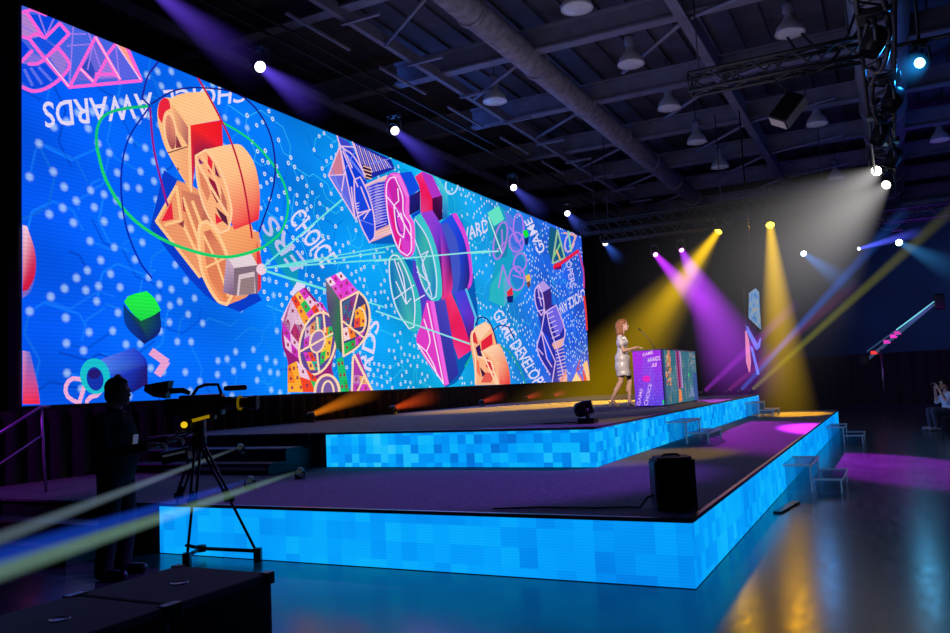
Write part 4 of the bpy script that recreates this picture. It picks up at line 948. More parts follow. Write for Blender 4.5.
dress = [('e', (0, 0, 1.27), (.112, .162, .16)), ('e', (.05, 0, 1.27), (.075, .12, .08)), ('c', (-.02, -.13, 1.36), (-.02, .13, 1.36), .068, .068), ('e', (0, 0, 1.1), (.108, .142, .15)), ('e', (-.01, 0, .95), (.15, .195, .17)), ('e', (-.015, 0, .8), (.152, .195, .22)), ('e', (.0, 0, .66), (.148, .185, .16)), ('c', (0, .05, .95), (0, .05, .6), .13, .125), ('c', (0, -.05, .95), (0, -.05, .6), .13, .125),
    ('c', (-.02, .16, 1.37), (.02, .2, 1.24), .062, .07), ('c', (-.02, -.16, 1.37), (.01, -.2, 1.24), .062, .07)]
fused_part(dress, .011, 'dress', DRS, wm, xf, 12, cut=lambda v: v.z > .6)
MB().lathe([(.175, -.006), (.18, .0), (.175, .02)], (0, 0, 0), n=28)
hb = MB(); hb.add([xf((.0 + .138 * cos(a), .178 * sin(a), z)) for z in (.6, .63) for a in [k * pi / 14 for k in range(28)]], [[k, (k + 1) % 28, (k + 1) % 28 + 28, k + 28] for k in range(28)], True); hb.build('hem', BLACK, wm)
hair = [('e', (.02, 0, 1.665), (.105, .09, .09)), ('e', (-.04, 0, 1.6), (.075, .09, .12)), ('e', (-.05, .04, 1.48), (.05, .055, .13)), ('e', (-.05, -.04, 1.48), (.05, .055, .13)), ('c', (.0, .075, 1.62), (.02, .085, 1.42), .03, .03), ('c', (.0, -.075, 1.62), (.02, -.085, 1.42), .032, .034), ('c', (.09, .0, 1.71), (.1, 0, 1.67), .035, .03)]
fused_part(hair, .01, 'hair', pmat('red_blonde_hair', (150, 92, 52), .6, var=.4, scale=40), wm, xf, 2, cut=lambda v: not (v.x > .085 and v.z < 1.655))
SHOE = pmat('nude_shoe', (196, 170, 160), .3)
for sx, sy, back in ((.08, .08, 0), (-.26, -.08, 1)):
    mb = MB(); x = sx; y = sy
    mb.tube([(x - .02, y, .11), (x + .05, y, .06), (x + .1, y, .02), (x + .15, y, .018)], [.03, .034, .036, .022], 10); mb.tube([(x - .045, y, .11), (x - .05, y, .0)], [.014, .006], 8)
    mb.v = [xf(v) for v in mb.v]; mb.build('shoe', SHOE, wm)
for y in (.03, -.03):
    mb = MB().lathe([(.001, .012), (.009, .008), (.012, 0), (.009, -.008), (.001, -.012)], (hd[0] + .076, y, hd[2] + .008), n=10); mb.v = [xf(v) for v in mb.v]; mb.build('eye', BLACK, wm)

# ---- camera operator
mp_ = on_z(117, 577, 0); MP = Vector((mp_.x, mp_.y, 0)); my = radians(22)
xf2 = lambda v: MP + rotz(my) @ Vector(v)
man = thing('person', MP, 'camera operator in black with a headset and badge standing behind the tripod camera', 'person')
hd2 = (.03, 0, 1.6)
wr = (.44, -.2, 1.13); wl = (.42, .2, 1.16)
body = head(hd2, 1, 1.08) + [('c', (-.02, 0, 1.38), (.01, 0, 1.53), .065, .062), ('c', (-.03, -.17, 1.36), (-.03, .17, 1.36), .07, .07), ('e', (.0, 0, 1.2), (.14, .2, .2)), ('e', (.02, 0, 1.02), (.15, .185, .15)), ('e', (0, 0, .9), (.14, .18, .12)),
    ('c', (0, .1, .86), (.03, .12, .48), .095, .062), ('c', (.03, .12, .48), (-.02, .13, .1), .062, .042), ('c', (0, -.1, .86), (.0, -.12, .48), .095, .062), ('c', (.0, -.12, .48), (-.05, -.13, .1), .062, .042),
    ('c', (-.02, .13, .06), (.16, .15, .04), .045, .035), ('c', (-.05, -.13, .06), (.13, -.15, .04), .045, .035),
    ('c', (-.03, .22, 1.35), (.04, .27, 1.09), .058, .045), ('c', (.04, .27, 1.09), wl, .043, .03), ('c', (-.03, -.22, 1.35), (.05, -.27, 1.07), .058, .045), ('c', (.05, -.27, 1.07), wr, .043, .03)]
body += hand(wr, (1, .1, .1), (0, -1, 0), (0, 0, 1), .75) + hand(wl, (1, -.1, .05), (0, 1, 0), (0, 0, 1), .75)
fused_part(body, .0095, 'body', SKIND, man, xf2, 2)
BLKCL = pmat('black_cloth', (20, 20, 26), .9, var=.2)
shirt = [('c', (-.02, 0, 1.38), (-.01, 0, 1.44), .082, .074), ('c', (-.03, -.17, 1.36), (-.03, .17, 1.36), .086, .086), ('e', (.0, 0, 1.2), (.158, .218, .21)), ('e', (.02, 0, 1.02), (.17, .205, .17)), ('e', (0, 0, .92), (.16, .2, .1)), ('c', (-.03, .22, 1.35), (.04, .27, 1.09), .074, .06), ('c', (-.03, -.22, 1.35), (.05, -.27, 1.07), .074, .06), ('c', (.04, .27, 1.09), (.36, .21, 1.15), .058, .044), ('c', (.05, -.27, 1.07), (.38, -.21, 1.12), .058, .044)]
fused_part(shirt, .013, 'shirt', BLKCL, man, xf2, 3)
trs = [('e', (0, 0, .9), (.155, .195, .12)), ('c', (0, .1, .86), (.03, .12, .48), .11, .085), ('c', (.03, .12, .48), (-.02, .13, .08), .085, .075), ('c', (0, -.1, .86), (.0, -.12, .48), .11, .085), ('c', (.0, -.12, .48), (-.05, -.13, .08), .085, .075)]
fused_part(trs, .013, 'trousers', BLKCL, man, xf2, 3)
for x, y in ((-.02, .13), (-.05, -.13)):
    vs, fs = fused([('c', (x - .03, y, .05), (x + .18, y * 1.12, .045), .05, .045)], .012, 2); mb = MB().add([xf2((v.x, v.y, max(v.z, .004))) for v in vs], fs, True); mb.build('shoe', BLKPL, man)
fused_part([('e', (hd2[0] - .012, 0, hd2[2] + .045), (.112, .09, .1)), ('e', (hd2[0] - .05, 0, hd2[2] - .02), (.07, .085, .09))], .012, 'hair', pmat('dark_hair', (24, 18, 18), .6), man, xf2, 2, cut=lambda v: not (v.x > hd2[0] + .055 and v.z < hd2[2] + .075))
hs = MB(); hs.tube([xf2((hd2[0], .1 * cos(a), hd2[2] + .02 + .135 * sin(a))) for a in [pi * k / 12 for k in range(13)]], .011, 8)
hsb = hs.build('headset_band', BLKPL, man)
for s_ in (-1, 1): MB().lathe([(.001, .02), (.04, .02), (.045, 0), (.04, -.015), (.001, -.015)], xf2((hd2[0], .1 * s_, hd2[2])), axis=rotz(my) @ Vector((0, 1, 0)), n=16).build('headset_cup', BLKPL, man)
MB().tube([xf2((hd2[0] + .01, -.1, hd2[2] - .02)), xf2((hd2[0] + .07, -.1, hd2[2] - .07)), xf2((hd2[0] + .115, -.03, hd2[2] - .07))], .005, 6).build('headset_microphone', BLKPL, man)
for y in (.034, -.034):
    mb = MB().lathe([(.001, .012), (.009, .008), (.012, 0), (.009, -.008), (.001, -.012)], (hd2[0] + .086, y, hd2[2] + .012), n=10); mb.v = [xf2(v) for v in mb.v]; mb.build('eye', BLACK, man)
lan = MB(); 
for s_ in (-1, 1): lan.tube([xf2((-.04, .08 * s_, 1.44)), xf2((.1, .06 * s_, 1.36)), xf2((.165, .01 * s_, 1.22))], .006, 6)
lan.build('lanyard', pmat('lanyard', (60, 60, 80), .6), man)
MB().box(xf2((.182, -.0, 1.17)), (.012, .075, .11), rotz(my) @ Matrix.Rotation(radians(6), 3, 'Y'), bevel=.003).build('badge', pmat('white_badge', (210, 214, 230), .5, emit=(120, 124, 150), es=.25), man)

# ---- photographer sitting at the right edge
ph = on_z(950, 430, 0); PP = Vector((ph.x, ph.y, 0)); pyaw = radians(200)
xf3 = lambda v: PP + rotz(pyaw) @ Vector(v)
stool = thing('stool', PP, 'small dark stool under the seated photographer at the right edge', 'stool')
mb = MB().lathe([(.001, .3), (.17, .3), (.18, .28), (.17, .26), (.001, .26)], xf3((-.05, 0, .0)), n=20); mb.build('seat', BLKPL, stool)
for a in range(4): q = xf3((-.05 + .13 * cos(a * pi / 2 + .7), .13 * sin(a * pi / 2 + .7), 0)); MB().tube([(q.x, q.y, .0), (q.x, q.y, .265)], .014, 6).build('leg', BLKMT, stool)
per = thing('person', PP, 'seated photographer in a white shirt holding a camera to the face at the right edge', 'person')
hd3 = (.05, 0, 1.03)
body = head(hd3, 1, 1.0) + [('c', (-.0, 0, .84), (.02, 0, .96), .055, .05), ('c', (-.03, -.15, .8), (-.03, .15, .8), .065, .065), ('e', (-.02, 0, .66), (.12, .17, .18)), ('e', (-.05, 0, .45), (.14, .17, .13)),
    ('c', (0, .1, .42), (.36, .13, .46), .085, .06), ('c', (.36, .13, .46), (.32, .14, .09), .058, .038), ('c', (0, -.1, .42), (.36, -.13, .46), .085, .06), ('c', (.36, -.13, .46), (.34, -.14, .09), .058, .038),
    ('c', (.32, .14, .05), (.46, .16, .04), .04, .032), ('c', (.34, -.14, .05), (.48, -.16, .04), .04, .032),
    ('c', (-.02, .2, .79), (.12, .27, .64), .052, .04), ('c', (.12, .27, .64), (.2, .09, .96), .04, .028), ('c', (-.02, -.2, .79), (.12, -.27, .64), .052, .04), ('c', (.12, -.27, .64), (.2, -.09, .96), .04, .028)]
body += hand((.2, .09, .965), (.3, -.5, .7), (0, .6, .5), (-1, 0, 0), .5) + hand((.2, -.09, .965), (.3, .5, .7), (0, -.6, .5), (-1, 0, 0), .5)
fused_part(body, .012, 'body', SKIN, per, xf3, 2)
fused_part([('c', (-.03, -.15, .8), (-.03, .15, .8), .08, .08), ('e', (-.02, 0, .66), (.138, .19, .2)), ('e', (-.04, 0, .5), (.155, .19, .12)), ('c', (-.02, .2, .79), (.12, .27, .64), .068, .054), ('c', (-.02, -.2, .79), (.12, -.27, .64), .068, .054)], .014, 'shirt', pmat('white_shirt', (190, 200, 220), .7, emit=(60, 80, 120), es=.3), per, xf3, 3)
fused_part([('e', (-.05, 0, .42), (.155, .185, .11)), ('c', (0, .1, .42), (.36, .13, .46), .1, .075), ('c', (.36, .13, .46), (.32, .14, .1), .074, .06), ('c', (0, -.1, .42), (.36, -.13, .46), .1, .075), ('c', (.36, -.13, .46), (.34, -.14, .1), .074, .06)], .014, 'trousers', pmat('grey_trousers', (70, 76, 100), .8), per, xf3, 3)
fused_part([('e', (hd3[0] - .012, 0, hd3[2] + .045), (.106, .084, .09))], .014, 'hair', pmat('dark_hair_b', (24, 18, 18), .6), per, xf3, 2, cut=lambda v: not (v.x > hd3[0] + .05 and v.z < hd3[2] + .07))
for x, y in ((.32, .14), (.34, -.14)):
    vs, fs = fused([('c', (x - .04, y, .05), (x + .16, y * 1.12, .045), .048, .042)], .012, 2); MB().add([xf3((v.x, v.y, max(v.z, .004))) for v in vs], fs, True).build('shoe', pmat('pale_shoe', (180, 184, 200), .6), per)
pc = thing('photo_camera', xf3((.24, 0, 1.05)), 'small black camera held to the face of the seated photographer', 'camera')
MB().box(xf3((.2, 0, 1.05)), (.06, .13, .09), rotz(pyaw), bevel=.01).build('camera_body', BLKPL, pc)
MB().lathe([(.001, .1), (.03, .1), (.036, .09), (.036, 0), (.03, -.01)], xf3((.225, 0, 1.05)), axis=rotz(pyaw) @ Vector((1, 0, 0)), n=16).build('lens', BLKPL, pc)

# ================================================================== BROADCAST CAMERA ON TRIPOD
tc_ = on_z(201, 558, 0); TC = Vector((tc_.x, tc_.y, 0)); ty = radians(24)
xt = lambda v: TC + rotz(ty) @ Vector(v)
RT = rotz(ty)
tri = thing('tripod', TC, 'black professional tripod with twin tube legs and floor spreader by the blue stage panel', 'tripod')
apex = Vector((0, 0, 1.13))
legs = [tuple(rotz(-ty) @ (on_z(x_, y_, 0) - TC)) for x_, y_ in ((258, 561), (187, 566), (163, 549))]
for i, (x, y, z) in enumerate(legs):
    foot = Vector((x, y, .06)); d = (foot - apex); sd = d.cross(Vector((0, 0, 1))).normalized() * .028
    lg = MB(); lg.tube([xt(apex + sd), xt(apex + d * .55 + sd)], .013, 8); lg.tube([xt(apex - sd), xt(apex + d * .55 - sd)], .013, 8); lg.tube([xt(apex + d * .45), xt(foot)], .013, 8); lg.box(xt(apex + d * .53), (.09, .04, .06), RT); lg.build('leg', BLKMT, tri)
    MB().box(xt(foot + Vector((0, 0, -.0))), (.07, .06, .12), RT, bevel=.01).build('foot', BLKPL, tri)
sp = MB()
for (x, y, z) in legs: sp.tube([xt((0, 0, .09)), xt((x, y, .09))], .018, 8)
sp.lathe([(.001, .12), (.05, .12), (.05, .06), (.001, .06)], xt((0, 0, 0)), n=16); sp.build('floor_spreader', BLKMT, tri)
mb = MB().lathe([(.001, 1.2), (.05, 1.2), (.075, 1.14), (.07, 1.06), (.03, 1.02), (.001, 1.02)], xt((0, 0, 0)), n=20); mb.build('bowl', BLKMT, tri)
MB().box(xt((0, 0, 1.25)), (.13, .1, .12), RT, bevel=.02).build('fluid_head', BLKMT, tri)
mb = MB()
mb.tube([xt((-.05, .1, 1.22)), xt((-.2, .16, 1.16)), xt((-.36, .17, 1.13))], .011, 8); mb.tube([xt((-.05, -.1, 1.22)), xt((-.2, -.16, 1.16)), xt((-.36, -.17, 1.1))], .011, 8)
mb.build('pan_handle', BLKMT, tri)
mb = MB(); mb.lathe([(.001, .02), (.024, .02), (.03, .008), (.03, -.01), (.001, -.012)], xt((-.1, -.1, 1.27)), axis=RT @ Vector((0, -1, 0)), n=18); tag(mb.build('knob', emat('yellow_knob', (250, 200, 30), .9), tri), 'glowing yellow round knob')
# monitor / zoom controller below
mb = MB(); mb.box(xt((-.2, -.05, .98)), (.26, .12, .12), RT @ Matrix.Rotation(radians(-10), 3, 'Y'), bevel=.012); mb.tube([xt((-.16, 0, 1.0)), xt((-.03, 0, 1.1))], .012, 6); mb.build('control_unit', BLKPL, tri)
mb = MB(); mb.box(xt((-.2, -.115, 1.0)), (.22, .006, .02), RT @ Matrix.Rotation(radians(-10), 3, 'Y')); mb.build('control_panel', pmat('grey_panel', (90, 96, 110), .4, emit=(90, 96, 110), es=.2), tri)
cam_t = thing('broadcast_camera', xt((0, 0, 1.31)), 'black shoulder-style broadcast video camera with hooded viewfinder on the tripod', 'video camera')
MB().box(xt((.04, 0, 1.45)), (.42, .13, .2), RT, bevel=.02).build('camera_body', BLKPL, cam_t)
MB().box(xt((-.24, 0, 1.44)), (.16, .11, .17), RT, bevel=.02).build('battery', BLKPL, cam_t)
MB().box(xt((.02, 0, 1.33)), (.3, .09, .04), RT, bevel=.008).build('mounting_plate', BLKMT, cam_t)
mb = MB().box(xt((.05, -.067, 1.322)), (.17, .01, .03), RT @ Matrix.Rotation(radians(-12), 3, 'Y')); tag(mb.build('glow_strip', emat('yellow_glow_strip', (180, 146, 10), .55), cam_t), 'glowing strip painted in for yellow light on the lower side')  # strip added to paint yellow light under the camera body
mb = MB().tube([xt((-.06, 0, 1.54)), xt((0, 0, 1.62)), xt((.08, 0, 1.645)), xt((.2, 0, 1.64)), xt((.23, 0, 1.55))], .016, 8); mb.build('carry_handle', BLKPL, cam_t)
mb = MB(); mb.lathe([(.001, 0), (.06, 0), (.062, .08), (.048, .1), (.048, .24), (.066, .27), (.07, .34), (.06, .35), (.001, .33)], xt((.24, 0, 1.46)), axis=RT @ Vector((1, 0, -.03)), n=24); ln = mb.build('lens', BLKPL, cam_t)
mb = MB(); mb.lathe([(.066, 0), (.072, .004), (.072, .02), (.066, .024)], xt((.4, 0, 1.455)), axis=RT @ Vector((1, 0, -.03)), n=24); mb.build('lens_glow_ring', emat('yellow_glow_ring', (150, 124, 10), .35), cam_t)  # glowing ring added for the yellow light behind the lens
mb = MB(); mb.lathe([(.001, 0), (.02, 0), (.026, .03), (.026, .2), (.02, .22), (.001, .22)], xt((.24, .06, 1.6)), axis=RT @ Vector((1, 0, 0)), n=16); mb.build('shotgun_microphone', BLKPL, cam_t)
vf = MB(); fr = [(-.28, 1.6, .05), (-.46, 1.63, .1)]
a = [(-.27, -.045, 1.545), (-.27, .045, 1.545), (-.27, .045, 1.69), (-.27, -.045, 1.69)]
b_ = [(-.5, -.1, 1.555 + .07), (-.5, .1, 1.555 + .07), (-.5, .1, 1.66), (-.5, -.1, 1.66)]
vf.add([xt(p) for p in [(-.3, -.06, 1.53), (-.3, .06, 1.53), (-.26, .06, 1.7), (-.26, -.06, 1.7), (-.49, -.1, 1.61), (-.49, .1, 1.61), (-.48, .1, 1.67), (-.48, -.1, 1.67), (-.4, -.09, 1.55), (-.4, .09, 1.55)]],
       [[0, 1, 2, 3], [3, 2, 6, 7], [7, 6, 5, 4], [4, 5, 9, 8], [8, 9, 1, 0], [0, 3, 7, 4, 8], [1, 9, 5, 6, 2]])
vf.build('viewfinder_hood', BLKPL, cam_t)
MB().tube([xt((-.27, 0, 1.6)), xt((-.15, 0, 1.6)), xt((-.08, 0, 1.57))], [.03, .028, .02], 10).build('viewfinder_arm', BLKPL, cam_t)

# ================================================================== SUBWOOFER CASES, LOWER LEFT
SUBM = pmat('black_textured_paint', (84, 70, 96), .75, var=.3, scale=60, bump=.2)
def sub(loc, lb):
    t = thing('subwoofer', loc, lb, 'speaker', 'subwoofer cabinets in a row, lower left')
    x, y, z = loc
    MB().box((x, y, .3), (.66, .64, .598), bevel=.012).build('cabinet', SUBM, t)
    mb = MB(); mb.box((x + .334, y, .3), (.012, .56, .52)); mb.build('grille', BLKMT, t)
    mb = MB(); mb.lathe([(.045, .599), (.045, .603), (.04, .604), (.036, .6), (.001, .6)], (x + .02, y, 0), n=24); mb.build('top_socket', GREYMT, t)
    for sx in (-1, 1):
        for sy in (-1, 1): MB().box((x + sx * .315, y + sy * .305, .575), (.055, .055, .06), bevel=.006).build('corner_protector', BLKMT, t)
    for sy in (-1, 1): MB().box((x + .01, y + sy * .318, .42), (.2, .016, .1), bevel=.005).build('handle', BLKPL, t)
    return t
sub((-3.27, 3.03, 0), 'black subwoofer cabinet at the lower left, the farther and right one of the row')
sub((-3.27, 2.37, 0), 'black subwoofer cabinet at the lower left corner, nearer the left edge of the view')
sub((-3.27, 1.71, 0), 'black subwoofer cabinet cut off by the bottom left corner')

# ================================================================== STAGE MONITOR (black, lower tier corner)
mo = on_z(674, 508, S1)
mon = thing('floor_monitor', (mo.x, mo.y, S1), 'upright black floor monitor speaker standing on the near corner of the lower tier', 'speaker')
Rm = rotz(radians(27))
mb = MB().prism([(-.15, -.12), (-.09, -.17), (.1, -.17), (.155, -.12), (.155, .1), (.1, .15), (-.1, .15), (-.15, .1)], .375, (mo.x, mo.y, S1 + .004), Rm); mb.build('cabinet', pmat('monitor_black', (10, 12, 20), .55), mon)
mb = MB().prism([(-.13, -.1), (-.08, -.145), (.09, -.145), (.135, -.1), (.135, .08), (.08, .13), (-.08, .13), (-.13, .08)], .02, (mo.x, mo.y, S1 + .379), Rm); mb.build('top_cap', pmat('monitor_cap', (44, 42, 50), .5), mon)
c0 = Vector((mo.x, mo.y, S1 + .398)); mb = MB().tube([c0 + Rm @ Vector((-.07, 0, 0)), c0 + Rm @ Vector((-.05, 0, .014)), c0 + Rm @ Vector((.05, 0, .014)), c0 + Rm @ Vector((.07, 0, 0))], .009, 8); mb.build('handle', BLKPL, mon)
mb = MB().prism([(-.145, -.11), (-.155, -.1), (-.158, .08), (-.148, .09)], .3, (mo.x, mo.y, S1 + .06), Rm); mb.build('grille', BLKMT, mon)
cb = MB(); pts = [Vector((mo.x, mo.y, S1 + .012)) + Rm @ Vector(p) for p in ((-.14, .0, .1), (-.2, .0, .08), (-.25, .05, .0), (-.35, .1, 0), (-.6, .12, 0), (-1.0, .3, 0), (-1.4, .35, 0))]
cb.tube(pts, .009, 6); one(cb, 'cable', BLKPL, (mo.x - .6, mo.y, S1), 'black cable lying on the lower tier beside the floor monitor', 'cable')

# ================================================================== LIGHT FIXTURES AND BEAMS
scene.cycles.transparent_max_bounces = 64
LENSC = {}
def glow(c, s):
    k = (c, s)
    if k not in LENSC: LENSC[k] = emat('lens_glow_%d_%d_%d' % c, c, s)
    return LENSC[k]
def fixture(p, target, label, lens_c, lens_s, beam=None, group='moving head lights on the rig', size=1.0, hang=True, name='moving_head_light', spot=None, extra=()):
    """beam=(colour, length, start radius, end radius, strength, k, p); spot=(energy, cone degrees, colour)"""
    p = Vector(p); d = (Vector(target) - p).normalized(); s = size
    t = thing(name, p, label, 'stage light', group)
    u = 1 if hang else -1
    b = MB().box(p + Vector((0, 0, (.42 if hang else -.25) * s)), (.34 * s, .3 * s, .11 * s), bevel=.02 * s); b.build('base', BLKPL, t)
    side = d.cross(Vector((0, 0, 1)))
    side = side.normalized() if side.length > 1e-3 else Vector((1, 0, 0))
    y = MB()
    for q in (-1, 1): y.tube([p + Vector((0, 0, (.36 if hang else -.2) * s)) + side * q * .05 * s, p + side * q * .19 * s + Vector((0, 0, (.3 if hang else -.18) * s)), p + side * q * .19 * s], .03 * s, 8)
    y.build('yoke', BLKPL, t)
    h = MB(); h.lathe([(.001, -.26), (.1, -.26), (.14, -.2), (.155, -.05), (.135, .06), (.125, .11)], p, axis=d, n=20) if s > 0 else None
    h.v = [p + (v - p) * s for v in h.v]; h.build('head', BLKPL, t)
    ln = MB(); ln.lathe([(.001, .115), (.06, .113), (.118, .1)], p, axis=d, n=20); ln.v = [p + (v - p) * s for v in ln.v]
    ln.build('lens', glow(lens_c, lens_s), t)
    for bi, bm_ in enumerate(([beam] if beam else []) + list(extra)):
        col, L, ra, rb, S, k, pw_ = bm_[:7]; dd = Vector(bm_[7]) - p if len(bm_) > 7 else d; dd.normalize()
        me = bpy.data.meshes.new('self_lit_beam'); n = 20
        vs = [(ra * cos(2 * pi * i / n), ra * sin(2 * pi * i / n), 0) for i in range(n)] + [(rb * cos(2 * pi * i / n), rb * sin(2 * pi * i / n), L) for i in range(n)]
        me.from_pydata(vs, [], [list(range(n))[::-1], list(range(n, 2 * n))] + [[i, (i + 1) % n, (i + 1) % n + n, i + n] for i in range(n)])
        me.materials.append(beam_mat('self_lit_haze', col, L, ra, rb, S, k, pw_))
        o = bpy.data.objects.new('self_lit_beam', me); COL.objects.link(o)
        o.matrix_world = Matrix.Translation(p + dd * .11 * s) @ rot_to(dd).to_4x4()
        tag(o, ('inner self-glowing haze painted in for the ' if bi and beam else 'self-glowing haze painted in for the ') + label.split(',')[0] + (',' + label.split(',', 1)[1] if ',' in label else ''), 'light beam', kind='stuff')
    if spot:
        ld = bpy.data.lights.new('stage_spot', 'SPOT'); ld.energy = spot[0]; ld.spot_size = radians(spot[1]); ld.spot_blend = .5; ld.color = L3(spot[2]); ld.shadow_soft_size = .08
        lo = bpy.data.objects.new('stage_spot', ld); COL.objects.link(lo); tgt = Vector(spot[3]) if len(spot) > 3 else p + d
        lo.matrix_world = Matrix.Translation(p + d * .14 * s) @ rot_to(-(tgt - p).normalized()).to_4x4()
    return t
PUR = (90, 70, 226)
# row above the video wall
rowx = SX + .75
row = [((259, 66), (330, 118), (86, 62, 214), 3.6, 'brightest violet-white light above the video wall, nearest the camera'),
       ((394, 130), (458, 182), (70, 60, 196), 3.6, 'violet-white light above the video wall, second from the camera'),
       ((513, 187), (566, 234), (56, 66, 176), 3.4, 'bluish light above the video wall, third from the camera'),
       ((567, 213), (606, 256), (50, 74, 170), 3.2, 'bluish light above the video wall, fourth from the camera'),
       ((605, 243), (642, 286), (40, 84, 180), 3.2, 'small blue light beyond the end of the video wall')]
rz = 7.85
for (x, y), e, col, L, lb in row:
    p = on_x(x, y, rowx); tg = on_x(e[0], e[1], rowx + 3.0)
    fixture(p, tg, lb, (236, 226, 255), 5, (mixc(col, (20, 10, 60), .25), L, .09, .36, .5, 1.2, 1.4), size=.85, spot=(60, 30, (120, 90, 255)))
# the wide purple beam from a lamp beyond the top left edge
p = on_x(150, -12, rowx); fixture(p, on_x(250, 66, rowx + 3), 'violet light above the top left corner of the video wall, cut by the frame', (236, 226, 255), 5, ((70, 44, 160), 4.2, .1, .4, .5, 1.2, 1.4), spot=(60, 30, (120, 90, 255)))
one(MB().tube([(rowx, 6, rz + .78), (rowx, 34, rz + .78)], .035, 8).tube([(rowx, 6, rz + .48), (rowx, 34, rz + .48)], .03, 8), 'rigging_pipe', BLKMT, (rowx, 20, rz + .6), 'long dark pipe carrying the row of violet lights above the video wall', 'pipe')

# rear truss lamps
YEL = (214, 168, 0); YL = (255, 214, 40); MAG = (176, 44, 226)
def truss(a, b, w, label, mat=BLACK, n=None, zup=True):
    a = Vector(a); b = Vector(b); d = (b - a); L = d.length; d.normalize(); sd = d.cross(Vector((0, 0, 1))).normalized() * w / 2; up = Vector((0, 0, w / 2))
    mb = MB(); cs = [sd + up, sd - up, -sd - up, -sd + up]
    for c_ in cs: mb.tube([a + c_, b + c_], .038, 8)
    n = n or int(L / w); 
    for i in range(n):
        p0 = a + d * (L * i / n); p1 = a + d * (L * (i + 1) / n)
        for k in range(4):
            q0, q1 = cs[k], cs[(k + 1) % 4]
            mb.tube([p0 + (q0 if i % 2 else q1), p1 + (q1 if i % 2 else q0)], .02, 5, caps=False)
    for q in (.06, .94): mb.tube([a + d * L * q + up, (*(a + d * L * q).xy, 9.35)], .014, 5)
    for e in (a, b):
        for k in range(4): mb.tube([e + cs[k], e + cs[(k + 1) % 4]], .022, 6)
    return one(mb, 'lighting_truss', mat, (a + b) / 2, label, 'truss')
yl1 = on_y(720, 229, 26.0); yl2 = on_y(770, 223, 26.0); zt = 6.6
truss((-9, 26, zt), (-1, 26, zt), .35, 'dark cross truss carrying the two yellow lights behind the podium')
t1 = on_z(545, 402, S2)
fixture(yl1, on_z(596, 400, S2), 'yellow light shining a wide yellow beam down behind the woman', YL, 9, ((200, 160, 0), 14.0, .14, 3.5, .4, .5, 1.9), spot=(26000, 25, (255, 190, 20), on_z(560, 404.5, S2)), extra=((YEL, 4.6, .13, .62, 1.0, 1.2, 1.3),))
fixture(yl2, on_z(787, 414, S1), 'yellow light shining a narrow yellow beam straight down right of the podium', YL, 9, (YEL, 8.4, .13, .9, .72, 1.1, 1.2), spot=(9000, 15, (255, 180, 10), on_z(792, 414, S1)))
mg1 = on_y(655, 254, 25.0); mg2 = on_y(681, 249, 25.0)
truss((-8, 25, 6.05), (-4, 25, 6.05), .3, 'short dark truss above the two magenta lights')
fixture(mg1, on_y(716, 322, 21.0), 'magenta light with a broad purple beam, left one of the pair', (240, 130, 255), 6, (MAG, 5.0, .1, .45, .6, .9, 1.1), spot=(4600, 19, (210, 40, 255), on_z(768, 430, S1)), size=.62)
fixture(mg2, on_y(742, 372, 21.5), 'magenta light with a broad purple beam, right one of the pair', (240, 130, 255), 6, ((166, 50, 226), 6.2, .1, 1.2, .62, .6, 1.2), spot=(60000, 11, (200, 40, 255), on_z(890, 466, 0)), size=.62)
BLU = (36, 96, 190)
b1 = on_y(803, 253, 30); b2 = on_y(898, 242, 30); b3 = on_y(858, 249, 30)
truss((-4, 30, 6.4), (4.5, 30, 6.4), .4, 'purple-lit far truss above the blue lights at the right')
fixture(b1, on_y(870, 300, 25), 'small blue light right of the yellow beams', (200, 240, 255), 8, ((34, 84, 150), 4.5, .1, .5, .45, 1.1, 1.3), size=.8)
fixture(b2, on_y(975, 280, 25), 'bright pale blue light near the right edge above the curtain', (200, 250, 255), 10, ((30, 84, 130), 5.0, .1, .55, .45, 1.1, 1.3), size=.9, extra=())
fixture(b3, on_y(905, 236, 28), 'tiny blue light with a thin blue beam pointing up right', (190, 200, 255), 5, ((70, 80, 220), 3.2, .06, .22, .8, 1.0, 1.2), size=.5)
b4 = on_y(921, 62, 17); fixture(b4, b4 + Vector((-.4, -1, -.5)), 'bright cyan light high at the right edge', (120, 230, 255), 9, ((20, 110, 180), 1.0, .2, .4, .9, 1.6, 1.5), size=.8, spot=(260, 120, (30, 140, 255)))

one(MB().tube([(b4.x, b4.y, b4.z + .3), (b4.x, b4.y, 9.3)], .03, 8).tube([(b4.x - 1, b4.y, b4.z + .4), (b4.x + 3, b4.y, b4.z + .4)], .04, 8), 'rigging_pipe', BLACK, (b4.x, b4.y, b4.z + .4), 'dark pipe holding the cyan light at the right edge', 'pipe')
# FOH truss running away along the audience side and its lamps
truss((.17, 12.0, 7.1), (.17, 30, 7.1), .5, 'heavy black lighting truss running away along the right with cables')
truss((-3.03, 15.46, 7.0), (-.1, 15.46, 7.0), .34, 'black cross truss with the tilted loudspeaker hanging below')
mb = MB()
for k in range(8):
    y = 12.4 + k * 1.1; pts = [(.17 + .16 * sin(s * 2 + k), y + 1.0 * s, 6.85 - .22 * sin(pi * s) - .08 * (k % 3)) for s in [q / 8 for q in range(9)]]
    mb.tube(pts, .045, 6)
one(mb, 'cable', BLACK, (.17, 16, 6.7), 'bundle of black cables sagging below the right lighting truss', 'cable')
for i, yy in enumerate((13.6, 16.8, 19.2, 21.6)):
    fixture((.17 + (.15 if i % 2 else -.1), yy, 6.35), (-3, yy - 1, 0), ['dark unlit light on the right truss, topmost and nearest', 'dark unlit light on the right truss, second from the top', 'dark unlit light on the right truss, third from the top', 'dark unlit light on the right truss, just above the white pair'][i], (10, 12, 20), .3, size=1.15, group='unlit lights on the right truss')
WHT = (176, 172, 170)
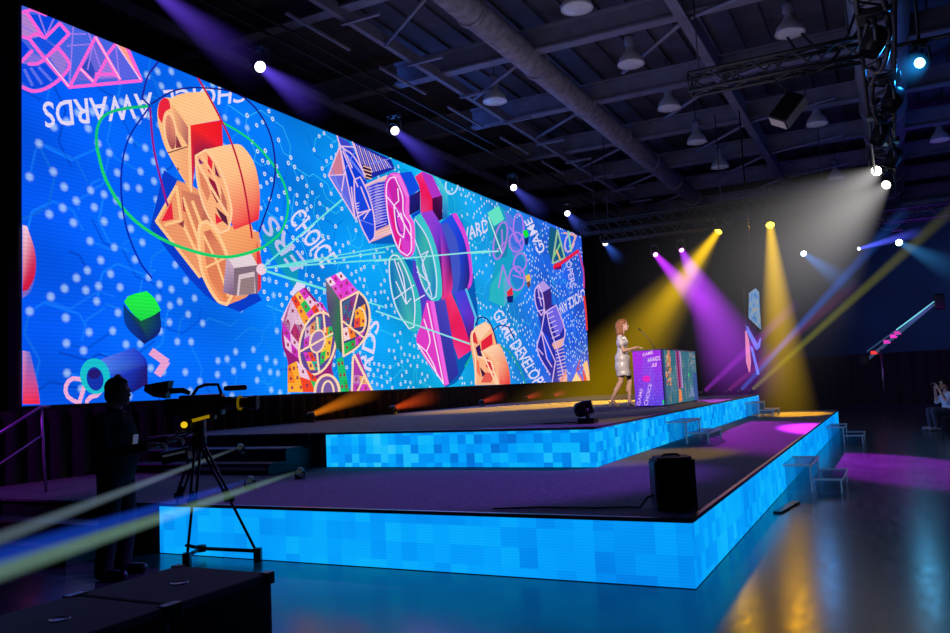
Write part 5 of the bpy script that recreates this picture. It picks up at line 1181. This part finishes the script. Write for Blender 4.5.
wl1 = Vector((.1, 25.0, 0)); p = on_y(878, 169.5, 25.0); fixture(p, on_z(612, 372, 2.0) if False else on_y(700, 330, 17.0), 'bright white light with a hazy beam, upper one of the pair under the right truss', (255, 252, 250), 14, (WHT, 11.0, .18, 3.6, .36, 1.5, 1.6), size=1.15, spot=(3200, 26, (255, 240, 220), (-4.8, 16.5, 1.6)), group='white lights on the right truss')
p = on_y(887.5, 183.5, 25.5); fixture(p, on_y(730, 350, 18.0), 'white light just below and right of the brightest white light', (255, 240, 205), 10, (WHT, 8.0, .15, 2.0, .26, 1.5, 1.3), size=1.0, group='white lights on the right truss')
# hanging loudspeaker
hs_ = on_y(788, 110, 15.3); R_ = rotz(radians(-22)) @ Matrix.Rotation(radians(30), 3, 'Y') @ Matrix.Rotation(radians(-28), 3, 'X')
spk = thing('hanging_loudspeaker', hs_, 'black loudspeaker hanging tilted below the cross truss', 'speaker')
MB().box(hs_, (.36, .24, .6), R_, bevel=.02).build('cabinet', BLKPL, spk)
MB().box(hs_ + R_ @ Vector((0, 0, -.304)), (.32, .2, .012), R_).build('end_plate', pmat('pale_plate', (150, 140, 126), .5), spk)
MB().box(hs_ + R_ @ Vector((.184, 0, 0)), (.012, .2, .56), R_).build('grille', pmat('grille_mesh', (90, 88, 86), .6, scale=90), spk)
MB().box(hs_ + R_ @ Vector((0, -.124, 0)), (.32, .012, .56), R_).build('front_grille', BLKMT, spk)
mb = MB(); mb.tube([hs_ + R_ @ Vector((-.15, 0, .3)), (hs_.x - .25, 15.46, 6.86)], .012, 6); mb.tube([hs_ + R_ @ Vector((.15, 0, .3)), (hs_.x + .3, 15.46, 6.86)], .012, 6); mb.build('bracket', BLKMT, spk)

# floor uplights along the foot of the video wall
ORA = (214, 92, 20)
for i, ((x, y), e, c_, lb) in enumerate([((311, 416.5), (362, 395), (226, 120, 20), 'orange floor light at the foot of the curtain, nearest the camera'), ((393, 410.5), (440, 394), (200, 66, 20), 'orange-red floor light at the foot of the curtain, second from the camera'),
                       ((482, 402.5), (520, 391), (190, 50, 30), 'small red floor light at the foot of the curtain, third from the camera'), ((526, 399.5), (556, 390), (190, 50, 40), 'small red floor light at the foot of the curtain, fourth from the camera'), ((553, 397.5), (580, 388), (180, 50, 50), 'small red floor light at the foot of the curtain, farthest from the camera')]):
    p = on_x(x, y, -10.15); p.z = S2 + (.14 if i < 2 else .12)
    L = (2.4, 2.0, 1.5, 1.4, 1.3)[i]
    fixture(p, on_x(e[0], e[1], -10.15), lb, (255, 170, 40) if i == 0 else (255, 90, 50), 3 if i == 0 else 1.6, (c_, L, .06, .3 if i < 2 else .2, .42 if i < 2 else .26, 1.2, 1.3), size=.45 if i < 2 else .38, hang=False, group='orange floor lights below the video wall', spot=(30, 60, c_))
# small spot on the near corner of the upper tier
p = on_z(588, 424, S2); p = Vector((p.x - .05, p.y + .15, S2 + .2)); fixture(p, p + Vector((1, .3, .25)), 'small black moving light standing on the near corner of the upper tier', (120, 110, 110), .4, size=.65, hang=False, group=None)
cbm = MB().tube([(p.x - .1, p.y, S2 + .012), (p.x - .3, p.y + .05, S2 + .012), (p.x - .5, p.y - .05, S2 + .012), (p.x - .9, p.y + .3, S2 + .012)], .01, 6)
one(cbm, 'cable', BLKPL, (p.x - .4, p.y, S2), 'short cable trailing from the small light on the upper tier corner', 'cable')

# crossing beams at the far end of the upper tier
for (x, y), e, c_, L, S, lb in [((741, 392.5), (862, 258), (40, 100, 216), 6.0, .34, 'floor light at the far end of the upper tier throwing a blue beam up right'),
                          ((752, 392), (905, 252), (140, 140, 24), 6.6, .3, 'floor light at the far end of the upper tier throwing a yellow-green beam up right'),
                          ((728, 393.5), (836, 300), (150, 46, 120), 4.2, .24, 'floor light at the far end of the upper tier throwing a pink beam up right'),
                          ((704, 394.5), (756, 342), (150, 40, 190), 3.4, .34, 'floor light just beyond the podium throwing a short purple beam up right')]:
    p = on_y(x, y, 21.9); p.z = S2 + .115
    tg = on_y(e[0], e[1], p.y + .6)
    fixture(p, tg, lb, (110, 190, 255) if c_[2] > 200 else (220, 200, 160), 2, (c_, L, .07, .2, S, .6, 1.2), size=.36, hang=False, group='floor lights at the far end of the upper tier')
# foreground beams crossing the lower left; their lamps are added, no source seen
for (a, b_, c_, ra, rb, S, lb) in [((300, 471), (0, 571), (96, 128, 112), .03, .045, .34, 'added floor light on the dark left deck throwing a pale green beam toward the camera'),
                        ((250, 480), (0, 556), (14, 50, 150), .03, .045, .36, 'added floor light on the dark left deck throwing a deep blue beam toward the camera'),
                        ((240, 447), (0, 538), (84, 100, 112), .02, .032, .24, 'added floor light on the dark left deck throwing a thin grey beam toward the camera')]:
    p = on_y(a[0], a[1], 8.4)
    p = Vector(on_z(a[0], a[1], S1 + .095)) if on_z(a[0], a[1], S1 + .095).y < 8.9 else on_y(a[0], a[1], 8.3)
    tgd = ray(b_[0], b_[1]); tg = CAM + tgd * 3.8; L = (tg - p).length * 1.25
    fixture(p, tg, lb, (60, 70, 80), .3, None, size=.3, hang=False, group='added floor lights on the dark left deck', extra=((c_, L, ra, rb * 1.8, S * 1.15, -.8, 1.6),))
# far right: jib crane
ja = on_y(868, 359, 33.0); jb = on_y(936, 302, 31.0)
jib = thing('camera_crane', (ja.x, ja.y, 0), 'long camera crane arm with pink and cyan lights rising at the far right', 'camera crane')
d = (jb - ja)
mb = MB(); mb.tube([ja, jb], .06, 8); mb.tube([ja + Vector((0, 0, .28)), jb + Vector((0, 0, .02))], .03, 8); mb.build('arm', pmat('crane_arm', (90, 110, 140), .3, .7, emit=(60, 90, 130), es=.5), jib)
for k, (t_, c_) in enumerate(((.1, (240, 60, 60)), (.3, (220, 60, 190)), (.4, (240, 60, 200)), (.46, (200, 60, 170)))): MB().box(ja + d * t_ + Vector((0, -.1, .04)), (.22, .05, .12), bevel=.01).build('signal_light', glow(c_, 1.0), jib)
mb = MB(); mb.tube([jb + Vector((0, -.05, .05)), ja + d * .45 + Vector((0, -.05, .17))], .02, 6); mb.build('light_strip', glow((120, 220, 240), 1.0), jib)
pz = ja + d * .2; mb = MB(); mb.tube([(pz.x, pz.y, 0), (pz.x, pz.y, pz.z)], .05, 8); mb.build('column', GREYMT, jib)
MB().box((ja.x - .1, ja.y, ja.z - .05), (.3, .3, .4), bevel=.03).build('counterweight', BLKMT, jib)
MB().box((jb.x + .1, jb.y, jb.z), (.3, .4, .5), bevel=.05).build('remote_camera', BLKMT, jib)

# far end: second screen made of angular shards
def flat(name, pts, mat, par):
    mb = MB(); Y_ = 23.6; P = [on_y(x, y, Y_) for x, y in pts]; Q = [p + Vector((.02, .06, 0)) for p in P]; n = len(P)
    mb.add(P + Q, [list(range(n)), list(range(n, 2 * n))[::-1]] + [[i, (i + 1) % n, (i + 1) % n + n, i + n] for i in range(n)]); return mb.build(name, mat, par)
sh = thing('side_screen', on_y(753, 330, 23.6), 'slim angular side screen hanging beyond the podium seen almost edge-on', 'screen')
m, nt, out = nodes_of('shard_screen'); tc = N(nt, 'ShaderNodeTexCoord'); mp = N(nt, 'ShaderNodeMapping'); mp.inputs['Scale'].default_value = (16, 16, 3); nz = N(nt, 'ShaderNodeTexNoise'); nz.inputs['Scale'].default_value = 1.6; rp = N(nt, 'ShaderNodeValToRGB')
rp.color_ramp.elements[0].position = .35; rp.color_ramp.elements[0].color = L4((60, 110, 190)); rp.color_ramp.elements[1].position = .65; rp.color_ramp.elements[1].color = L4((170, 160, 150)); e = rp.color_ramp.elements.new(.5); e.color = L4((110, 160, 210))
em = N(nt, 'ShaderNodeEmission'); em.inputs['Strength'].default_value = .8
nt.links.new(tc.outputs['Object'], mp.inputs[0]); nt.links.new(mp.outputs[0], nz.inputs['Vector']); nt.links.new(nz.outputs['Fac'], rp.inputs[0]); nt.links.new(rp.outputs[0], em.inputs[0]); nt.links.new(em.outputs[0], out.inputs[0])
flat('screen_panel', [(749, 293), (755, 288.5), (758, 292), (760, 329), (748.5, 318)], m, sh)
BLS = emat('blue_light_edge', (90, 120, 226), .9); PKS = emat('pink_light_edge', (226, 140, 150), .8)
flat('pointed_edge', [(745, 323), (757, 345), (760, 338), (759, 347), (756, 350), (746, 331)], BLS, sh)
flat('pointed_edge', [(745, 331), (748, 340), (750, 362), (749, 372), (746, 362)], PKS, sh)
flat('pointed_edge', [(750, 346), (752, 348), (758.5, 374), (757, 375)], BLS, sh)
flat('hanging_frame', [(742, 287), (743.5, 287), (747, 330), (745.5, 330)], BLKMT, sh)
mb = MB(); q = on_y(753, 290, 23.6); mb.tube([q, (q.x, q.y, 9.0)], .02, 6); mb.build('hanging_cable', BLKMT, sh)
# floor cable cover
q = on_z(787, 508, 0); one(MB().box((q.x, q.y, .012), (.09, .8, .02), rotz(radians(-8)), bevel=.004), 'floor_plate', BLKPL, (q.x, q.y, 0), 'short dark strip lying on the floor beside the lower tier', 'strip')

# ================================================================== LIGHT
def area(loc, target, sx, sy, e, c):
    ld = bpy.data.lights.new('wash', 'AREA'); ld.shape = 'RECTANGLE'; ld.size = sx; ld.size_y = sy; ld.energy = e; ld.color = L3(c)
    o = bpy.data.objects.new('wash', ld); COL.objects.link(o); p = Vector(loc); o.matrix_world = Matrix.Translation(p) @ rot_to(-(Vector(target) - p).normalized()).to_4x4(); return o
def spot(loc, target, e, deg, c, r=.15, blend=.6):
    ld = bpy.data.lights.new('spot', 'SPOT'); ld.energy = e; ld.spot_size = radians(deg); ld.spot_blend = blend; ld.color = L3(c); ld.shadow_soft_size = r
    o = bpy.data.objects.new('spot', ld); COL.objects.link(o); p = Vector(loc); o.matrix_world = Matrix.Translation(p) @ rot_to(-(Vector(target) - p).normalized()).to_4x4(); return o
# light thrown by the video wall
area((SX + .35, (SY0 + SY1) / 2, (SZ0 + SZ1) / 2), (5, (SY0 + SY1) / 2, (SZ0 + SZ1) / 2), SZ1 - SZ0, SY1 - SY0, 420, (80, 130, 255))
# purple wash on the decks from the front truss
spot((1.6, 13, 7.4), (-3.9, 8.0, S1), 4200, 25, (150, 80, 255))
spot((1.6, 17, 7.4), on_z(648, 456, S1), 3800, 12, (255, 200, 30))
spot((-8.5, 2, 6.5), (-11, 5.8, 1.2), 1500, 50, (150, 40, 200))
# spill of the rear lamps toward the camera, mirrored in the floor
for p, c_, e in ((yl1, (255, 190, 10), 24), (yl2, (255, 180, 10), 26), (b1, (60, 160, 255), 14), (b2, (70, 190, 255), 15)):
    spot(p + Vector((0, -.3, -.1)), (1.5, 4, 0), e * 3, 50, c_, .25)
# added unseen area lights lifting the ceiling steel, far wall, truss and curtain
area((-4, 14, 4.5), (-4, 20, 10), 8, 8, 260, (160, 160, 186))
area((4, 24, 5.0), (2, 26, 10), 5, 5, 160, (60, 110, 220))
area((3, 43, 5.5), (2, 50, 4.0), 8, 3, 420, (70, 90, 130))
area((1.5, 29.2, 5.6), (1.5, 30, 6.6), 3, .5, 30, (130, 50, 255))
area((2, 30, 3.0), (2, 35.5, 1.0), 6, 1, 40, (150, 40, 200))
# light on the woman and podium
spot((-2.2, 3.0, 7.6), (-5.0, 16.6, 1.8), 7000, 9, (255, 236, 220))
w = bpy.data.worlds.new('hall'); scene.world = w; w.use_nodes = True
bg = w.node_tree.nodes['Background']; bg.inputs[0].default_value = (.10, .11, .22, 1); bg.inputs[1].default_value = .12
scene.view_settings.view_transform = 'Standard'
scene.view_settings.look = 'None'
scene.cycles.use_denoising = True
scene.cycles.max_bounces = 6
scene.cycles.sample_clamp_indirect = 4
